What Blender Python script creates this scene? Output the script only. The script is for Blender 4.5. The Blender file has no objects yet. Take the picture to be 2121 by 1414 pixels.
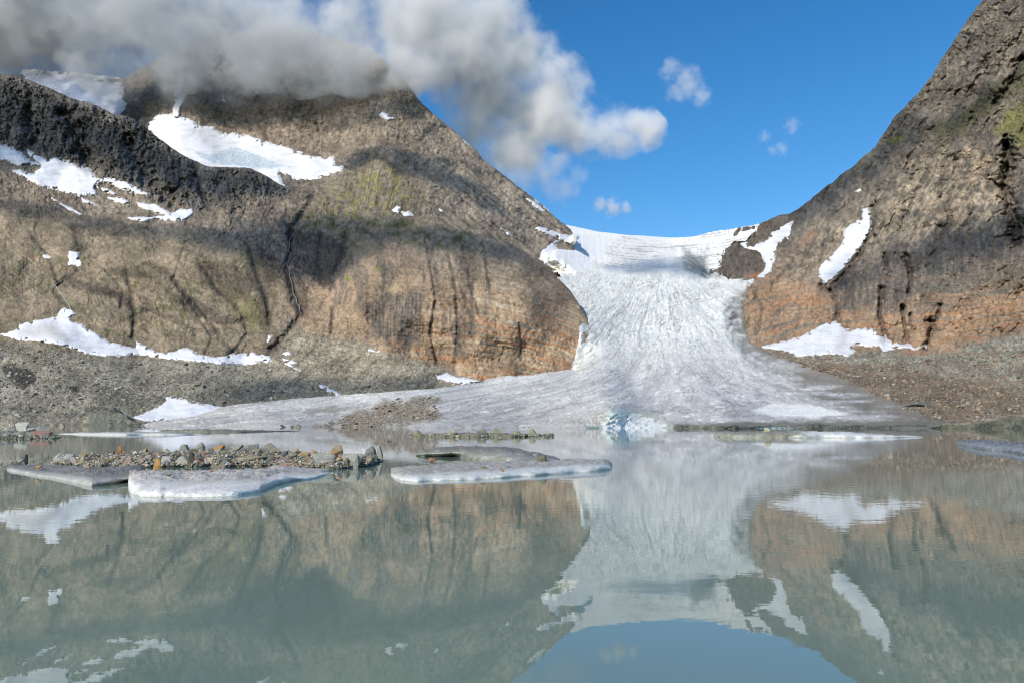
import bpy, bmesh, math, random
import numpy as np
from mathutils import Vector

# ------------------------------------------------------------------ camera, sky, sun, exposure
sc = bpy.context.scene
F, CX, CY, HZ, CAMH = 1625.0, 1060.5, 707.0, 875.0, 2.2
PITCH = math.atan((HZ - CY) / F)
cam = bpy.data.objects.new('camera', bpy.data.cameras.new('camera'))
sc.collection.objects.link(cam); sc.camera = cam
cam.data.sensor_width = 36.0; cam.data.lens = F / 2121.0 * 36.0
cam.data.clip_start = 0.3; cam.data.clip_end = 30000
cam.location = (0, 0, CAMH); cam.rotation_euler = (math.pi / 2 + PITCH, 0, 0)
SUN_AZ, SUN_EL = math.radians(38), math.radians(31)          # behind the camera, to its left
SUNV = np.array([-math.sin(SUN_AZ) * math.cos(SUN_EL), -math.cos(SUN_AZ) * math.cos(SUN_EL), math.sin(SUN_EL)])
w = bpy.data.worlds.new('World'); sc.world = w; w.use_nodes = True
nt = w.node_tree; bg = nt.nodes['Background']
sky = nt.nodes.new('ShaderNodeTexSky'); sky.sky_type = 'NISHITA'; sky.sun_disc = False
sky.sun_elevation = SUN_EL; sky.sun_rotation = math.pi + SUN_AZ
sky.air_density = 1.0; sky.dust_density = 0.15; sky.ozone_density = 2.6; sky.altitude = 400
hs = nt.nodes.new('ShaderNodeHueSaturation'); hs.inputs['Saturation'].default_value = 1.34; hs.inputs['Value'].default_value = 1.0
nt.links.new(sky.outputs[0], hs.inputs['Color']); nt.links.new(hs.outputs[0], bg.inputs[0]); bg.inputs[1].default_value = 0.15
sun = bpy.data.objects.new('sun', bpy.data.lights.new('sun', 'SUN'))
sc.collection.objects.link(sun)
sun.data.energy = 4.5; sun.data.angle = math.radians(0.5); sun.data.color = (1.0, 0.935, 0.84)
sun.rotation_euler = Vector(SUNV).to_track_quat('Z', 'Y').to_euler()
sc.view_settings.view_transform = 'Standard'; sc.view_settings.look = 'None'
sc.view_settings.gamma = 1.0; sc.view_settings.exposure = 0.0
cy = sc.cycles
cy.max_bounces = 8; cy.diffuse_bounces = 2; cy.glossy_bounces = 3; cy.transmission_bounces = 2
cy.volume_bounces = 4
sc.render.film_transparent = False; cy.filter_width = 1.1; cy.use_adaptive_sampling = True; cy.adaptive_threshold = 0.015; cy.use_denoising = True; cy.transparent_max_bounces = 8
cy.volume_step_rate = 1.0; cy.volume_max_steps = 256
cy.caustics_reflective = False; cy.caustics_refractive = False

# ------------------------------------------------------------------ maths helpers
RNG = np.random.default_rng(7); random.seed(7)
SP, CP = math.sin(PITCH), math.cos(PITCH)
def world(px, py, Y):
    """world point on the ray through a photo pixel at forward distance Y"""
    a = (px - CX) / F; b = (CY - py) / F
    dy = CP - b * SP; dz = SP + b * CP
    return np.stack([a / dy * Y, Y * np.ones_like(a), CAMH + dz / dy * Y], -1)
def wat(px, py, z=0.0):
    """point at height z under a photo pixel (only for near things on the lake)"""
    a = (px - CX) / F; b = (CY - py) / F
    dy = CP - b * SP; dz = SP + b * CP
    Y = (z - CAMH) / (dz / dy)
    return Vector((a / dy * Y, Y, z))
_perm = np.random.default_rng(3).permutation(512).astype(np.int32)
_perm = np.concatenate([_perm, _perm, _perm])
_g = np.random.default_rng(4).normal(size=(512, 2)); _g /= np.linalg.norm(_g, axis=1)[:, None]
def perlin(x, y, seed=0):
    x = x + seed * 17.37; y = y + seed * 9.71
    xi = np.floor(x).astype(np.int64); yi = np.floor(y).astype(np.int64)
    xf = x - xi; yf = y - yi; xi &= 511; yi &= 511
    u = xf * xf * xf * (xf * (xf * 6 - 15) + 10); v = yf * yf * yf * (yf * (yf * 6 - 15) + 10)
    def g(ix, iy, dx, dy):
        h = _perm[_perm[ix & 511] + (iy & 511)]
        return _g[h, 0] * dx + _g[h, 1] * dy
    a = g(xi, yi, xf, yf); b = g(xi + 1, yi, xf - 1, yf)
    c = g(xi, yi + 1, xf, yf - 1); d = g(xi + 1, yi + 1, xf - 1, yf - 1)
    return 1.5 * (a + u * (b - a) + v * ((c + u * (d - c)) - (a + u * (b - a))))
def fbm(x, y, n=4, seed=0, gain=0.5):
    s = 0; a = 1.0; f = 1.0
    for i in range(n):
        s = s + a * perlin(x * f, y * f, seed + i * 5); a *= gain; f *= 2.07
    return s
def ridged(x, y, n=4, seed=0, gain=0.5):
    s = 0; a = 1.0; f = 1.0
    for i in range(n):
        s = s + a * (1 - 2 * np.abs(perlin(x * f, y * f, seed + i * 5))); a *= gain; f *= 2.07
    return s / 1.5 - 0.5
_h = np.random.default_rng(9).random((4096, 5)).astype(np.float64)
def facets(x, y, seed=0):
    """broken rock: every cell a plane with its own tilt and height; returns (height, closeness to a crack)"""
    xi = np.floor(x).astype(np.int64); yi = np.floor(y).astype(np.int64)
    b1 = np.full(x.shape, 9.); b2 = np.full(x.shape, 9.); hh = np.zeros(x.shape)
    for i in (-1, 0, 1):
        for j in (-1, 0, 1):
            cx = xi + i; cyy = yi + j
            r = _h[(cx * 7919 + cyy * 104729 + seed * 1013) & 4095]
            dx = x - cx - r[..., 0]; dy = y - cyy - r[..., 1]; d = dx * dx + dy * dy
            h = (r[..., 2] - .5) * 1.1 + dx * (r[..., 3] - .5) * 2.2 + dy * (r[..., 4] - .5) * 2.2
            n1 = d < b1
            b2 = np.where(n1, b1, np.minimum(b2, d)); hh = np.where(n1, h, hh); b1 = np.where(n1, d, b1)
    return hh, np.clip(1 - (np.sqrt(b2) - np.sqrt(b1)) * 4, 0, 1)
def thin(x, y, n=3, seed=0, k=9.0):
    """thin irregular lines"""
    return np.clip(1 - k * np.abs(fbm(x, y, n, seed, .6)), 0, 1)
def sstep(a, b, x):
    t = np.clip((x - a) / (b - a), 0, 1); return t * t * (3 - 2 * t)
def seg_dist(px, py, pts, closed=False):
    d = np.full(px.shape, 1e9); n = len(pts)
    for i in range(n if closed else n - 1):
        x0, y0 = pts[i]; x1, y1 = pts[(i + 1) % n]
        dx, dy = x1 - x0, y1 - y0; L = dx * dx + dy * dy + 1e-9
        t = np.clip(((px - x0) * dx + (py - y0) * dy) / L, 0, 1)
        d = np.minimum(d, (px - x0 - t * dx) ** 2 + (py - y0 - t * dy) ** 2)
    return np.sqrt(d)
def inside(px, py, pts):
    r = np.zeros(px.shape, bool); n = len(pts)
    for i in range(n):
        x0, y0 = pts[i]; x1, y1 = pts[(i + 1) % n]
        if y0 == y1: continue
        r ^= ((y0 > py) != (y1 > py)) & (px < (x1 - x0) * (py - y0) / (y1 - y0) + x0)
    return r
def sdist(px, py, pts):
    return seg_dist(px, py, pts, True) * np.where(inside(px, py, pts), 1, -1)
def rbf(anch, c=35.0):
    A = np.array(anch, float); P = A[:, :2]; v = np.log(A[:, 2]); n = len(A)
    D = np.sqrt(((P[:, None] - P[None]) ** 2).sum(-1) + c * c) / 500
    M = np.zeros((n + 3, n + 3)); M[:n, :n] = D - 0.004 * np.eye(n)
    M[:n, n] = 1; M[:n, n + 1:] = P / 500; M[n, :n] = 1; M[n + 1:, :n] = P.T / 500
    wts = np.linalg.solve(M, np.concatenate([v, [0, 0, 0]]))
    def f(px, py):
        r = wts[n] + wts[n + 1] * px / 500 + wts[n + 2] * py / 500
        for i in range(n):
            r = r + wts[i] * np.sqrt((px - P[i, 0]) ** 2 + (py - P[i, 1]) ** 2 + c * c) / 500
        return np.exp(r)
    return f
def blur(a, r):
    k = np.exp(-0.5 * (np.arange(-3 * r, 3 * r + 1) / r) ** 2); k /= k.sum(); n = 3 * r
    p = np.pad(a, ((n, n), (0, 0)), 'edge'); a = sum(k[i] * p[i:i + a.shape[0]] for i in range(len(k)))
    p = np.pad(a, ((0, 0), (n, n)), 'edge'); return sum(k[i] * p[:, i:i + a.shape[1]] for i in range(len(k)))

# ------------------------------------------------------------------ object helpers
COL = sc.collection
def tag(o, label=None, cat=None, group=None, kind=None):
    if label: o['label'] = label
    if cat: o['category'] = cat
    if group: o['group'] = group
    if kind: o['kind'] = kind
    return o
def mesh_np(name, V, Fq, mat, col=None, smooth=True, parent=None):
    """V (n,3), Fq (m,k) faces of equal size"""
    me = bpy.data.meshes.new(name); k = Fq.shape[1]
    me.vertices.add(len(V)); me.vertices.foreach_set('co', np.ascontiguousarray(V, np.float32).ravel())
    me.loops.add(Fq.size); me.loops.foreach_set('vertex_index', np.ascontiguousarray(Fq, np.int32).ravel())
    me.polygons.add(len(Fq)); me.polygons.foreach_set('loop_start', np.arange(0, Fq.size, k, dtype=np.int32))
    me.polygons.foreach_set('use_smooth', np.full(len(Fq), smooth))
    me.update(calc_edges=True)
    if col is not None:
        at = me.color_attributes.new('Col', 'FLOAT_COLOR', 'POINT')
        c4 = np.ones((len(V), 4), np.float32); c4[:, :3] = col
        at.data.foreach_set('color', c4.ravel())
    me.materials.append(mat)
    o = bpy.data.objects.new(name, me); COL.objects.link(o)
    if parent: o.parent = parent
    return o
def grid_mesh(name, PX, PY, Y, mat, col, keep=None):
    """PX,PY,Y 2-D arrays (rows downwards)"""
    V = world(PX, PY, Y).reshape(-1, 3); h, wd = PX.shape
    idx = np.arange(h * wd).reshape(h, wd)
    Fq = np.stack([idx[1:, :-1], idx[1:, 1:], idx[:-1, 1:], idx[:-1, :-1]], -1).reshape(-1, 4)
    deg = np.abs(PY[1:, :-1] - PY[:-1, :-1]) + np.abs(PY[1:, 1:] - PY[:-1, 1:]) < 1e-6
    ok = ~deg.ravel()
    if keep is not None:
        kk = keep[1:, :-1] | keep[1:, 1:] | keep[:-1, 1:] | keep[:-1, :-1]; ok &= kk.ravel()
    Fq = Fq[ok]
    used = np.zeros(len(V), bool); used[Fq.ravel()] = True
    remap = np.cumsum(used) - 1
    return mesh_np(name, V[used], remap[Fq], mat, col.reshape(-1, 3)[used])

# ------------------------------------------------------------------ materials
def new_mat(name):
    m = bpy.data.materials.new(name); m.use_nodes = True
    return m, m.node_tree, m.node_tree.nodes['Principled BSDF']
def nz(t, scale, detail=4, rough=0.55, vec=None, dim='3D'):
    n = t.nodes.new('ShaderNodeTexNoise'); n.inputs['Scale'].default_value = scale
    n.inputs['Detail'].default_value = detail; n.inputs['Roughness'].default_value = rough
    if vec is not None: t.links.new(vec, n.inputs['Vector'])
    return n.outputs['Fac']
def mr(t, val, a, b, c, d):
    n = t.nodes.new('ShaderNodeMapRange'); t.links.new(val, n.inputs[0])
    for i, v in enumerate((a, b, c, d)): n.inputs[1 + i].default_value = v
    return n.outputs[0]
def mul(t, a, b, op='MULTIPLY'):
    n = t.nodes.new('ShaderNodeMath'); n.operation = op
    for i, v in enumerate((a, b)):
        if isinstance(v, (int, float)): n.inputs[i].default_value = v
        else: t.links.new(v, n.inputs[i])
    return n.outputs[0]
def surf_mat(name, scales, var=0.35, bump=0.6, bdist=1.0, rough=0.9, color=None, spec=0.3):
    """albedo from the mesh's own colour layer times noise, with a bump of the same noise"""
    m, t, p = new_mat(name)
    tc = t.nodes.new('ShaderNodeTexCoord').outputs['Object']
    if color is None:
        a = t.nodes.new('ShaderNodeAttribute'); a.attribute_name = 'Col'; base = a.outputs['Color']
    else:
        a = t.nodes.new('ShaderNodeRGB'); a.outputs[0].default_value = (*color, 1); base = a.outputs[0]
    n1 = nz(t, scales[0], 6, 0.65, tc); n2 = nz(t, scales[1], 5, 0.6, tc)
    s = mul(t, mr(t, n1, 0.3, 0.7, 1 - var, 1 + var), mr(t, n2, 0.3, 0.7, 1 - var * .7, 1 + var * .7))
    vm = t.nodes.new('ShaderNodeVectorMath'); vm.operation = 'SCALE'
    t.links.new(base, vm.inputs[0]); t.links.new(s, vm.inputs['Scale'])
    t.links.new(vm.outputs[0], p.inputs['Base Color'])
    p.inputs['Roughness'].default_value = rough; p.inputs['Specular IOR Level'].default_value = spec
    b = t.nodes.new('ShaderNodeBump'); b.inputs['Strength'].default_value = bump
    b.inputs['Distance'].default_value = bdist
    t.links.new(mul(t, n1, mul(t, n2, 0.6), 'ADD'), b.inputs['Height'])
    t.links.new(b.outputs[0], p.inputs['Normal'])
    return m
M_ROCK = surf_mat('mountain_rock', (0.16, 0.7), 0.20, 0.9, 3.0)
M_SNOW = surf_mat('old_snow', (0.03, 0.3), 0.05, 0.35, 1.0, 0.7)
M_ICE = surf_mat('glacier_ice', (0.09, 0.45), 0.10, 0.8, 2.5, 0.6)
M_SCREE = surf_mat('scree', (0.22, 0.8), 0.42, 1.0, 2.0)
M_STONE = surf_mat('stone', (3.0, 14.0), 0.28, 0.6, 0.05)
M_FLOE = surf_mat('floe_ice', (1.6, 9.0), 0.13, 0.8, 0.06, 0.45)
M_GRAVEL = surf_mat('gravel', (5.0, 18.0), 0.5, 1.0, 0.08)

# ------------------------------------------------------------------ depth of the land (photo pixel, photo pixel, metres forward)
A_BACK = [(-300,60,3400),(0,150,3200),(100,170,3100),(250,180,2900),(250,240,2750),(300,120,2800),(300,230,2500),
 (450,60,2850),(450,150,2650),(400,235,2420),(330,270,2300),(420,310,2150),(480,278,2380),(600,300,2330),(560,350,2080),(690,326,2180),
 (700,355,1980),(640,372,1950),(400,400,1900),(0,400,2600),(600,200,2470),(600,90,2780),(750,200,2380),(750,90,2680),(850,180,2370),
 (880,60,2700),(935,265,2330),(1000,330,2270),(1060,375,2220),(1120,425,2160),(1190,480,2100),(1270,560,2000),(780,300,2130),
 (800,350,1900),(750,400,1730),(700,430,1620),(850,430,1680),(900,350,1960),(950,400,1870),(1000,450,1780),(1100,480,1880),
 (1100,520,1720),(1150,540,1760),(1180,600,1640),(900,500,1540),(600,420,1700),(600,500,1560)]
A_FRONT = [(-300,40,2350),(0,152,2050),(150,205,1930),(265,240,1860),(400,330,1760),(520,347,1700),(590,385,1650),
 (640,402,1610),(720,422,1570),(830,442,1500),(950,462,1420),(1050,500,1350),(1120,540,1270),(1180,600,1160),(1210,650,1080),
 (0,300,1800),(100,350,1720),(250,400,1600),(400,440,1480),(200,300,1790),(400,385,1600),(500,430,1500),
 (0,450,1420),(200,480,1360),(400,480,1330),(600,460,1440),(700,470,1420),(850,490,1300),(1000,510,1260),
 (-300,500,1350),(-300,700,950),(0,600,1130),(150,620,1100),(300,600,1120),(450,600,1130),(550,640,1080),(620,560,1200),
 (700,600,1080),(800,600,1010),(900,600,985),(1000,600,985),(800,530,1130),(900,530,1080),(1000,540,1090),(1100,620,1000),(1100,570,1110),
 (1190,680,1000),(0,700,980),(150,690,1000),(300,740,960),(500,750,960),(700,740,950),(800,750,930),(900,760,920),(1000,780,905),
 (1100,775,925),(1185,760,950),(0,800,820),(200,800,820),(400,800,840),(600,800,860),(800,800,860),(0,868,715),(200,868,715),
 (500,860,760),(-300,868,720),(-300,895,690),(0,895,690),(500,895,700),(1000,895,780),(1250,800,950)]
A_RIGHT = [(1460,500,2550),(1560,468,2300),(1640,440,2100),(1720,380,1950),(1815,300,1800),(1850,245,1720),(1935,150,1650),(2035,0,1600),
 (2150,-140,1600),(2371,-260,1500),(1600,520,1930),(1560,560,1780),(1500,545,1900),(1545,600,1500),(1545,700,1130),(1640,600,1400),
 (1640,500,1720),(1750,450,1600),(1750,550,1350),(1700,650,1130),(1600,720,1010),(1750,690,980),(1900,700,880),(1900,600,990),
 (1900,500,1180),(1900,400,1370),(1900,300,1520),(2000,200,1450),(2000,400,1210),(2000,600,900),(2100,690,745),(2100,600,830),
 (2100,400,1060),(2100,200,1300),(2371,600,600),(2371,200,1000),(2371,800,400),(2100,790,560),(1600,780,800),(1800,750,800),
 (1900,735,810),(1800,820,560),(1950,840,470),(2100,850,420),(1700,850,480),(1500,870,420),(2371,880,330),(1900,885,335),(2100,885,325),
 (1400,868,520),(1500,882,430),(1650,882,410),(1780,880,390),(1500,895,400),(1700,895,370),(1900,895,300),(2371,895,280),(1450,600,1600),(1450,700,1200)]
A_ICE = [(1170,468,2600),(1300,487,2650),(1400,493,2750),(1480,482,2550),(1560,466,2370),(1110,500,1950),(1150,520,1800),(1300,520,2150),(1450,520,2180),
 (1490,570,1790),(1300,560,1760),(1400,565,1770),(1150,575,1500),(1200,600,1430),(1350,600,1500),(1500,600,1480),(1200,680,1020),
 (1350,680,1150),(1530,680,1120),(1190,760,915),(1350,760,850),(1600,760,800),(1000,795,845),(700,825,800),(400,860,760),
 (270,876,740),(1100,810,700),(1300,810,620),(1500,810,590),(1700,800,600),(600,860,560),(900,850,470),(1200,850,400),(1500,850,385),
 (1800,850,420),(250,884,690),(400,884,560),(600,880,430),(900,878,375),(1280,846,352),(1280,880,343),(1500,875,350),(1800,876,350),(1950,880,345),
 (150,895,560),(600,895,345),(1000,895,325),(1400,895,318),(1900,895,300)]
F_BACK, F_FRONT, F_RIGHT, F_ICE = rbf(A_BACK), rbf(A_FRONT), rbf(A_RIGHT), rbf(A_ICE)
TOP_BACK = [(-320,40),(-100,120),(0,152),(90,160),(250,165),(330,120),(450,70),(600,60),(700,80),(780,110),(840,165),(870,212),(905,243),(935,265),
 (960,290),(985,308),(1000,330),(1030,353),(1060,375),(1090,398),(1120,424),(1150,450),(1170,464),(1184,478),(1188,490),(1191,560),(1230,640),(1280,700)]
TOP_FRONT = [(-320,20),(-100,110),(0,152),(60,165),(100,182),(150,205),(200,218),(240,238),(265,240),(300,262),(330,288),(362,312),(400,332),(430,345),
 (480,347),(520,349),(560,370),(590,385),(640,402),(720,422),(830,441),(950,462),(1050,500),(1120,540),(1180,600),(1215,655),(1260,760)]
TOP_RIGHT = [(1440,520),(1490,498),(1530,474),(1560,468),(1590,455),(1640,440),(1680,412),(1720,380),(1750,357),(1790,325),(1815,300),(1832,275),(1850,245),
 (1880,215),(1905,190),(1935,150),(1950,122),(1972,92),(1995,55),(2015,25),(2035,0),(2060,-40),(2150,-140),(2371,-260)]
TOP_ICE = [(100,870),(270,872),(370,858),(430,846),(500,836),(600,826),(700,818),(800,811),(900,804),(1000,791),(1090,700),(1100,470),(1170,466),
 (1240,480),(1300,487),(1400,493),(1440,490),(1480,480),(1530,472),(1570,465),(1600,470),(1700,560),(2000,800)]
def top_line(pts, jit, seed):
    P = np.array(pts, float)
    def f(x):
        y = np.interp(x, P[:, 0], P[:, 1])
        return y + jit * (fbm(x / 40, x * 0 + seed, 5, seed, 0.6) + 0.6 * ridged(x / 14, x * 0 + seed, 3, seed + 3))
    return f

# gullies: (polyline, half width px, depth m)
GUL_L = [([(650,400),(636,430),(600,480),(602,520),(593,560),(606,600),(624,650),(600,685),(560,725)],11,26),
 ([(515,510),(530,560),(548,610),(556,645),(560,672)],9,16),([(720,490),(700,545),(684,600)],9,18),([(665,480),(660,540),(668,590)],10,16),
 ([(262,560),(272,610),(278,650),(275,700)],8,12),([(385,500),(358,580),(402,640),(440,700),(425,730)],5,8),
 ([(300,545),(345,560),(400,625),(455,690)],9,11),([(420,555),(450,600),(500,645),(512,690),(482,732)],7,12),
 ([(160,560),(122,585),(112,605),(148,642)],8,12),([(150,470),(165,520),(160,555)],8,10),([(880,495),(893,560),(903,620),(890,690),(905,750)],5,9),
 ([(925,510),(945,600),(948,700),(940,765)],6,8),([(1076,670),(1080,745)],3,8),([(968,560),(990,650)],5,6),([(1000,500),(1015,600)],6,6),
 ([(690,640),(687,690)],6,10),([(760,610),(765,690)],5,7),([(410,300),(405,360),(430,430)],12,25),([(140,240),(165,300),(190,350)],16,40),
 ([(60,230),(70,290)],13,35),([(270,290),(300,360),(360,420)],14,35),([(220,560),(255,600),(250,640)],6,10),([(60,480),(100,530),(120,585)],6,8)]
GUL_R = [([(1876,533),(1884,556),(1888,580),(1882,605)],6,38),([(1833,528),(1838,556)],6,26),([(1826,600),(1822,650),(1830,685),(1840,708)],6,34),
 ([(1868,635),(1872,668),(1882,712)],5,26),([(1885,650),(1886,690)],4,20),([(1948,632),(1940,662)],5,22),([(1930,668),(1925,700),(1917,722)],8,40),
 ([(2085,300),(2092,340),(2082,385),(2092,430),(2105,465),(2108,500)],13,75),([(1700,590),(1722,606),(1738,640),(1720,685)],6,22),
 ([(1812,428),(1806,480),(1768,545),(1722,600)],9,26),([(2117,120),(2095,170),(2060,215)],9,32),([(1980,330),(1975,360)],4,14),
 ([(1905,380),(1880,440),(1862,480)],5,14),([(2020,430),(1975,500)],5,12),([(1860,235),(1845,265)],8,25),([(1530,560),(1515,530),(1540,500)],4,12),
 ([(1555,590),(1580,640),(1568,690)],5,10),([(1660,625),(1650,680)],4,9),([(2075,690),(2078,705)],4,12),([(1640,540),(1600,590)],6,14)]

def strata_left(px, py):
    return py - 70 * ((px - 820) / 380.0) * np.abs((px - 820) / 380.0) + 5 * fbm(px / 90, py / 60, 3, 21)
def strata_right(px, py):
    return py + 0.16 * (px - 1550) + 12 * np.sin((px - 1500) / 130) + 9 * fbm(px / 90, py / 60, 3, 22)
def m_poly(px, py, pts, wd=12, jit=10, sd=1):
    d = sdist(px, py, pts) + jit * fbm(px / 45, py / 30, 4, sd)
    return sstep(-wd, wd, d)
P_CLIFF_L = [(590,640),(640,560),(680,500),(760,465),(900,470),(1010,480),(1120,535),(1180,600),(1230,680),(1215,790),(1000,790),(900,752),(790,725),(740,705),(640,690)]
P_SCREE_L = [(-400,706),(0,704),(200,738),(350,745),(560,752),(600,690),(650,700),(740,712),(830,740),(930,768),(1000,792),(1150,800),(1150,900),(-400,900)]
P_SPUR = [(-400,0),(0,120),(265,210),(400,300),(520,330),(600,370),(620,400),(500,410),(420,440),(300,400),(200,352),(100,322),(40,300),(-400,280)]
P_SLOPE = [(-400,430),(100,430),(250,470),(330,475),(500,500),(600,600),(560,740),(300,745),(200,720),(-400,700)]
P_SCREE_R = [(1540,722),(1650,735),(1740,738),(1850,724),(1910,738),(2000,716),(2121,690),(2400,640),(2400,900),(1400,900),(1500,720)]
P_ORANGE_R = [(1540,600),(1600,560),(1690,600),(1790,640),(1850,660),(1950,640),(2121,600),(2400,560),(2400,660),(2121,690),(1900,735),(1640,720),(1545,720)]
P_TAN_R = [(1640,640),(1600,590),(1680,480),(1800,430),(1900,330),(2000,300),(2100,330),(2121,420),(2080,470),(1960,480),(1850,500),(1780,570)]
def contrast(c, p, k):
    L = c.mean(-1, keepdims=True); return c * np.clip((L + (L - p) * k) / L, .25, 2)
def mix(c, col, m):
    return c + (np.array(col) - c) * m[..., None]
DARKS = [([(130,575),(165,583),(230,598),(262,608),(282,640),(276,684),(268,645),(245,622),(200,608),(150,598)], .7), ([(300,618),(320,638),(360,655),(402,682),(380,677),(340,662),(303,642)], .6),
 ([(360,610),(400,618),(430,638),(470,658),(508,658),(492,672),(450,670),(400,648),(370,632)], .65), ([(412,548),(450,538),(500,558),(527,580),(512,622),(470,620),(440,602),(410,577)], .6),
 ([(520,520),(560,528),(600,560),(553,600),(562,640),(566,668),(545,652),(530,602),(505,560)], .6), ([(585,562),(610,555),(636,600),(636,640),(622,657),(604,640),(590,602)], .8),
 ([(596,478),(650,480),(700,500),(722,520),(694,562),(672,602),(655,582),(620,560),(592,540)], .85), ([(945,520),(985,520),(978,640),(970,745),(950,745),(953,640)], .45),  # leading outline paints the shade of the gully-top recess as dark colour
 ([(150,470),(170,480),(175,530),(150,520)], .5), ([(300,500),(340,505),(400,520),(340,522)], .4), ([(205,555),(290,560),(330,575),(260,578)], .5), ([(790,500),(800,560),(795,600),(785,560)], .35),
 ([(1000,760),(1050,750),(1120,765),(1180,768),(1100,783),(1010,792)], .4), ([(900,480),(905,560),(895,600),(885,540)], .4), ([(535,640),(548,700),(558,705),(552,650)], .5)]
def paint_left(px, py):
    n1 = fbm(px / 70, py / 50, 5, 31); n2 = fbm(px / 9, py / 7, 3, 32); n3 = fbm(px / 22, py / 16, 4, 33)
    c = np.ones(px.shape + (3,)) * np.array([.180, .150, .118])
    c = mix(c, [.24, .195, .15], sstep(-.2, .5, n3) * .5)
    c = mix(c, [.105, .10, .092], sstep(.15, .7, fbm(px / 10, py / 8, 5, 34, .65)) * .6)
    sp = m_poly(px, py, P_SPUR, 14, 10, 2)
    c = mix(c, [.11, .105, .102], sp * .85); c = mix(c, [.13, .115, .10], sp * sstep(0, .6, n3) * .7)
    sl = m_poly(px, py, P_SLOPE, 20, 14, 3)
    c = mix(c, [.225, .180, .125], sl * .8); c = mix(c, [.13, .125, .07], sl * sstep(.05, .6, fbm(px / 60, py / 25, 4, 35)) * .55)
    c = mix(c, [.085, .07, .05], sl * sstep(.35, .8, ridged(px / 70 + py / 90, py / 45 - px / 110, 4, 36)) * .75)
    hu = m_poly(px, py, P_CLIFF_L, 12, 8, 4)
    s = strata_left(px, py)
    c = mix(c, [.27, .198, .132], hu * .9)
    c = mix(c, [.36, .30, .22], hu * sstep(780, 980, px + .3 * (py - 600)) * sstep(-.5, .3, n1) * sstep(.0, .5, fbm(px / 300, s / 6, 5, 41, .6)) * .85)
    c = mix(c, [.37, .175, .085], hu * sstep(-.1, .55, fbm(px / 260, s / 9.0, 5, 42, .6)) * (.6 + .4 * sstep(-.4, .4, n3)) * sstep(580, 720, py) * sstep(760, 980, px + .4 * py - 250) * .8)
    c = mix(c, [.15, .15, .135], hu * sstep(700, 950, px) * sstep(.5, -.3, n1) * sstep(.1, .6, fbm(px / 140, s / 5.0, 4, 43, .6)) * .7)
    c = mix(c, [.15, .125, .105], hu * sstep(620, 500, py) * .5)
    # dark wet streaks down the cliff
    st = sstep(.1, .6, fbm((px + 8 * fbm(px / 60, py / 40, 2, 47)) / 16, py / 110, 5, 44, .6) + .4 * fbm(px / 50, py / 60, 2, 45))
    zone = m_poly(px, py, [(640,560),(760,520),(880,500),(1010,500),(1010,650),(960,740),(800,730),(640,690)], 35, 20, 5)
    c = mix(c, [.115, .10, .09], st * hu * (.15 + .55 * zone))
    dk = m_poly(px, py, [(755,620),(790,600),(875,610),(885,690),(850,720),(760,700)], 14, 14, 6)
    c = mix(c, [.075, .07, .07], dk * (.45 + .4 * sstep(-.3, .3, fbm(px / 5, py / 60, 3, 46))))
    tf_ = facets(px / 34 + .8 * fbm(px / 50, py / 50, 3, 57), py / 22 + .8 * fbm(px / 50, py / 50, 3, 58), 17)[0]; c = c * (1 + .12 * tf_ * (1 - .6 * hu))[..., None]
    nn_ = (px * .62 - py * .78); tt_ = (px * .78 + py * .62)
    slp = sstep(830, 960, px) * sstep(600, 470, py)
    c = mix(c, [.30, .25, .19], slp * .6); c = mix(c, [.10, .092, .08], slp * sstep(.0, .5, fbm(nn_ / 7, tt_ / 60, 5, 48, .6)) * .7)
    uf = facets(px / 10 + fbm(px / 30, py / 30, 2, 49), py / 8, 7); c = c * (1 + .28 * (1 - .7 * hu) * uf[0] - .22 * uf[1] * (1 - .6 * hu) * sstep(-.2, .5, n3))[..., None]
    # grass and moss
    g1 = m_poly(px, py, [(650,425),(700,385),(740,345),(800,340),(850,370),(870,420),(800,445),(700,445)], 22, 18, 7)
    c = mix(c, [.18, .165, .07], g1 * sstep(-.35, .35, n3 + .4 * n2) * .85)
    g2 = m_poly(px, py, [(600,445),(760,440),(900,455),(1000,480),(960,525),(800,500),(700,520),(620,500)], 22, 18, 8)
    c = mix(c, [.085, .095, .028], g2 * sstep(-.1, .45, n3 + .3 * n2) * .85)
    g3 = m_poly(px, py, [(230,560),(330,570),(400,640),(390,670),(300,620),(230,600)], 15, 14, 9)
    c = mix(c, [.12, .105, .035], g3 * sstep(-.1, .5, n3) * .7)
    g4 = m_poly(px, py, [(460,600),(560,610),(550,690),(500,680)], 15, 12, 10)
    c = mix(c, [.14, .13, .06], g4 * .6)
    for x, y, r in ((720,578,9),(783,556,7),(640,560,5)):
        c = mix(c, [.17, .2, .02], sstep(r, r * .4, np.hypot(px - x, (py - y) * 1.6) + 4 * n2))
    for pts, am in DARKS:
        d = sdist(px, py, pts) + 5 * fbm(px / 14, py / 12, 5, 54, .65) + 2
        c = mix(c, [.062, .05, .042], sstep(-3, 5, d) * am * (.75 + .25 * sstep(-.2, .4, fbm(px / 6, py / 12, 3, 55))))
    # rock is darker along the gullies
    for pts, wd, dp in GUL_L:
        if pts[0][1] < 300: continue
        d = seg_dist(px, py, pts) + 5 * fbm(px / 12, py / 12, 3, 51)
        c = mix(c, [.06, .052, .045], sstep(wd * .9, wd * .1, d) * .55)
    sc_ = m_poly(px, py, P_SCREE_L, 5, 5, 11)
    g = np.array([.205, .190, .150]); c = mix(c, g, sc_ * .93)
    fs = m_poly(px, py, [(560,752),(610,690),(700,700),(800,740),(900,790),(760,810),(640,790)], 25, 12, 12)
    c = mix(c, [.235, .205, .155], fs * .8)
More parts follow.
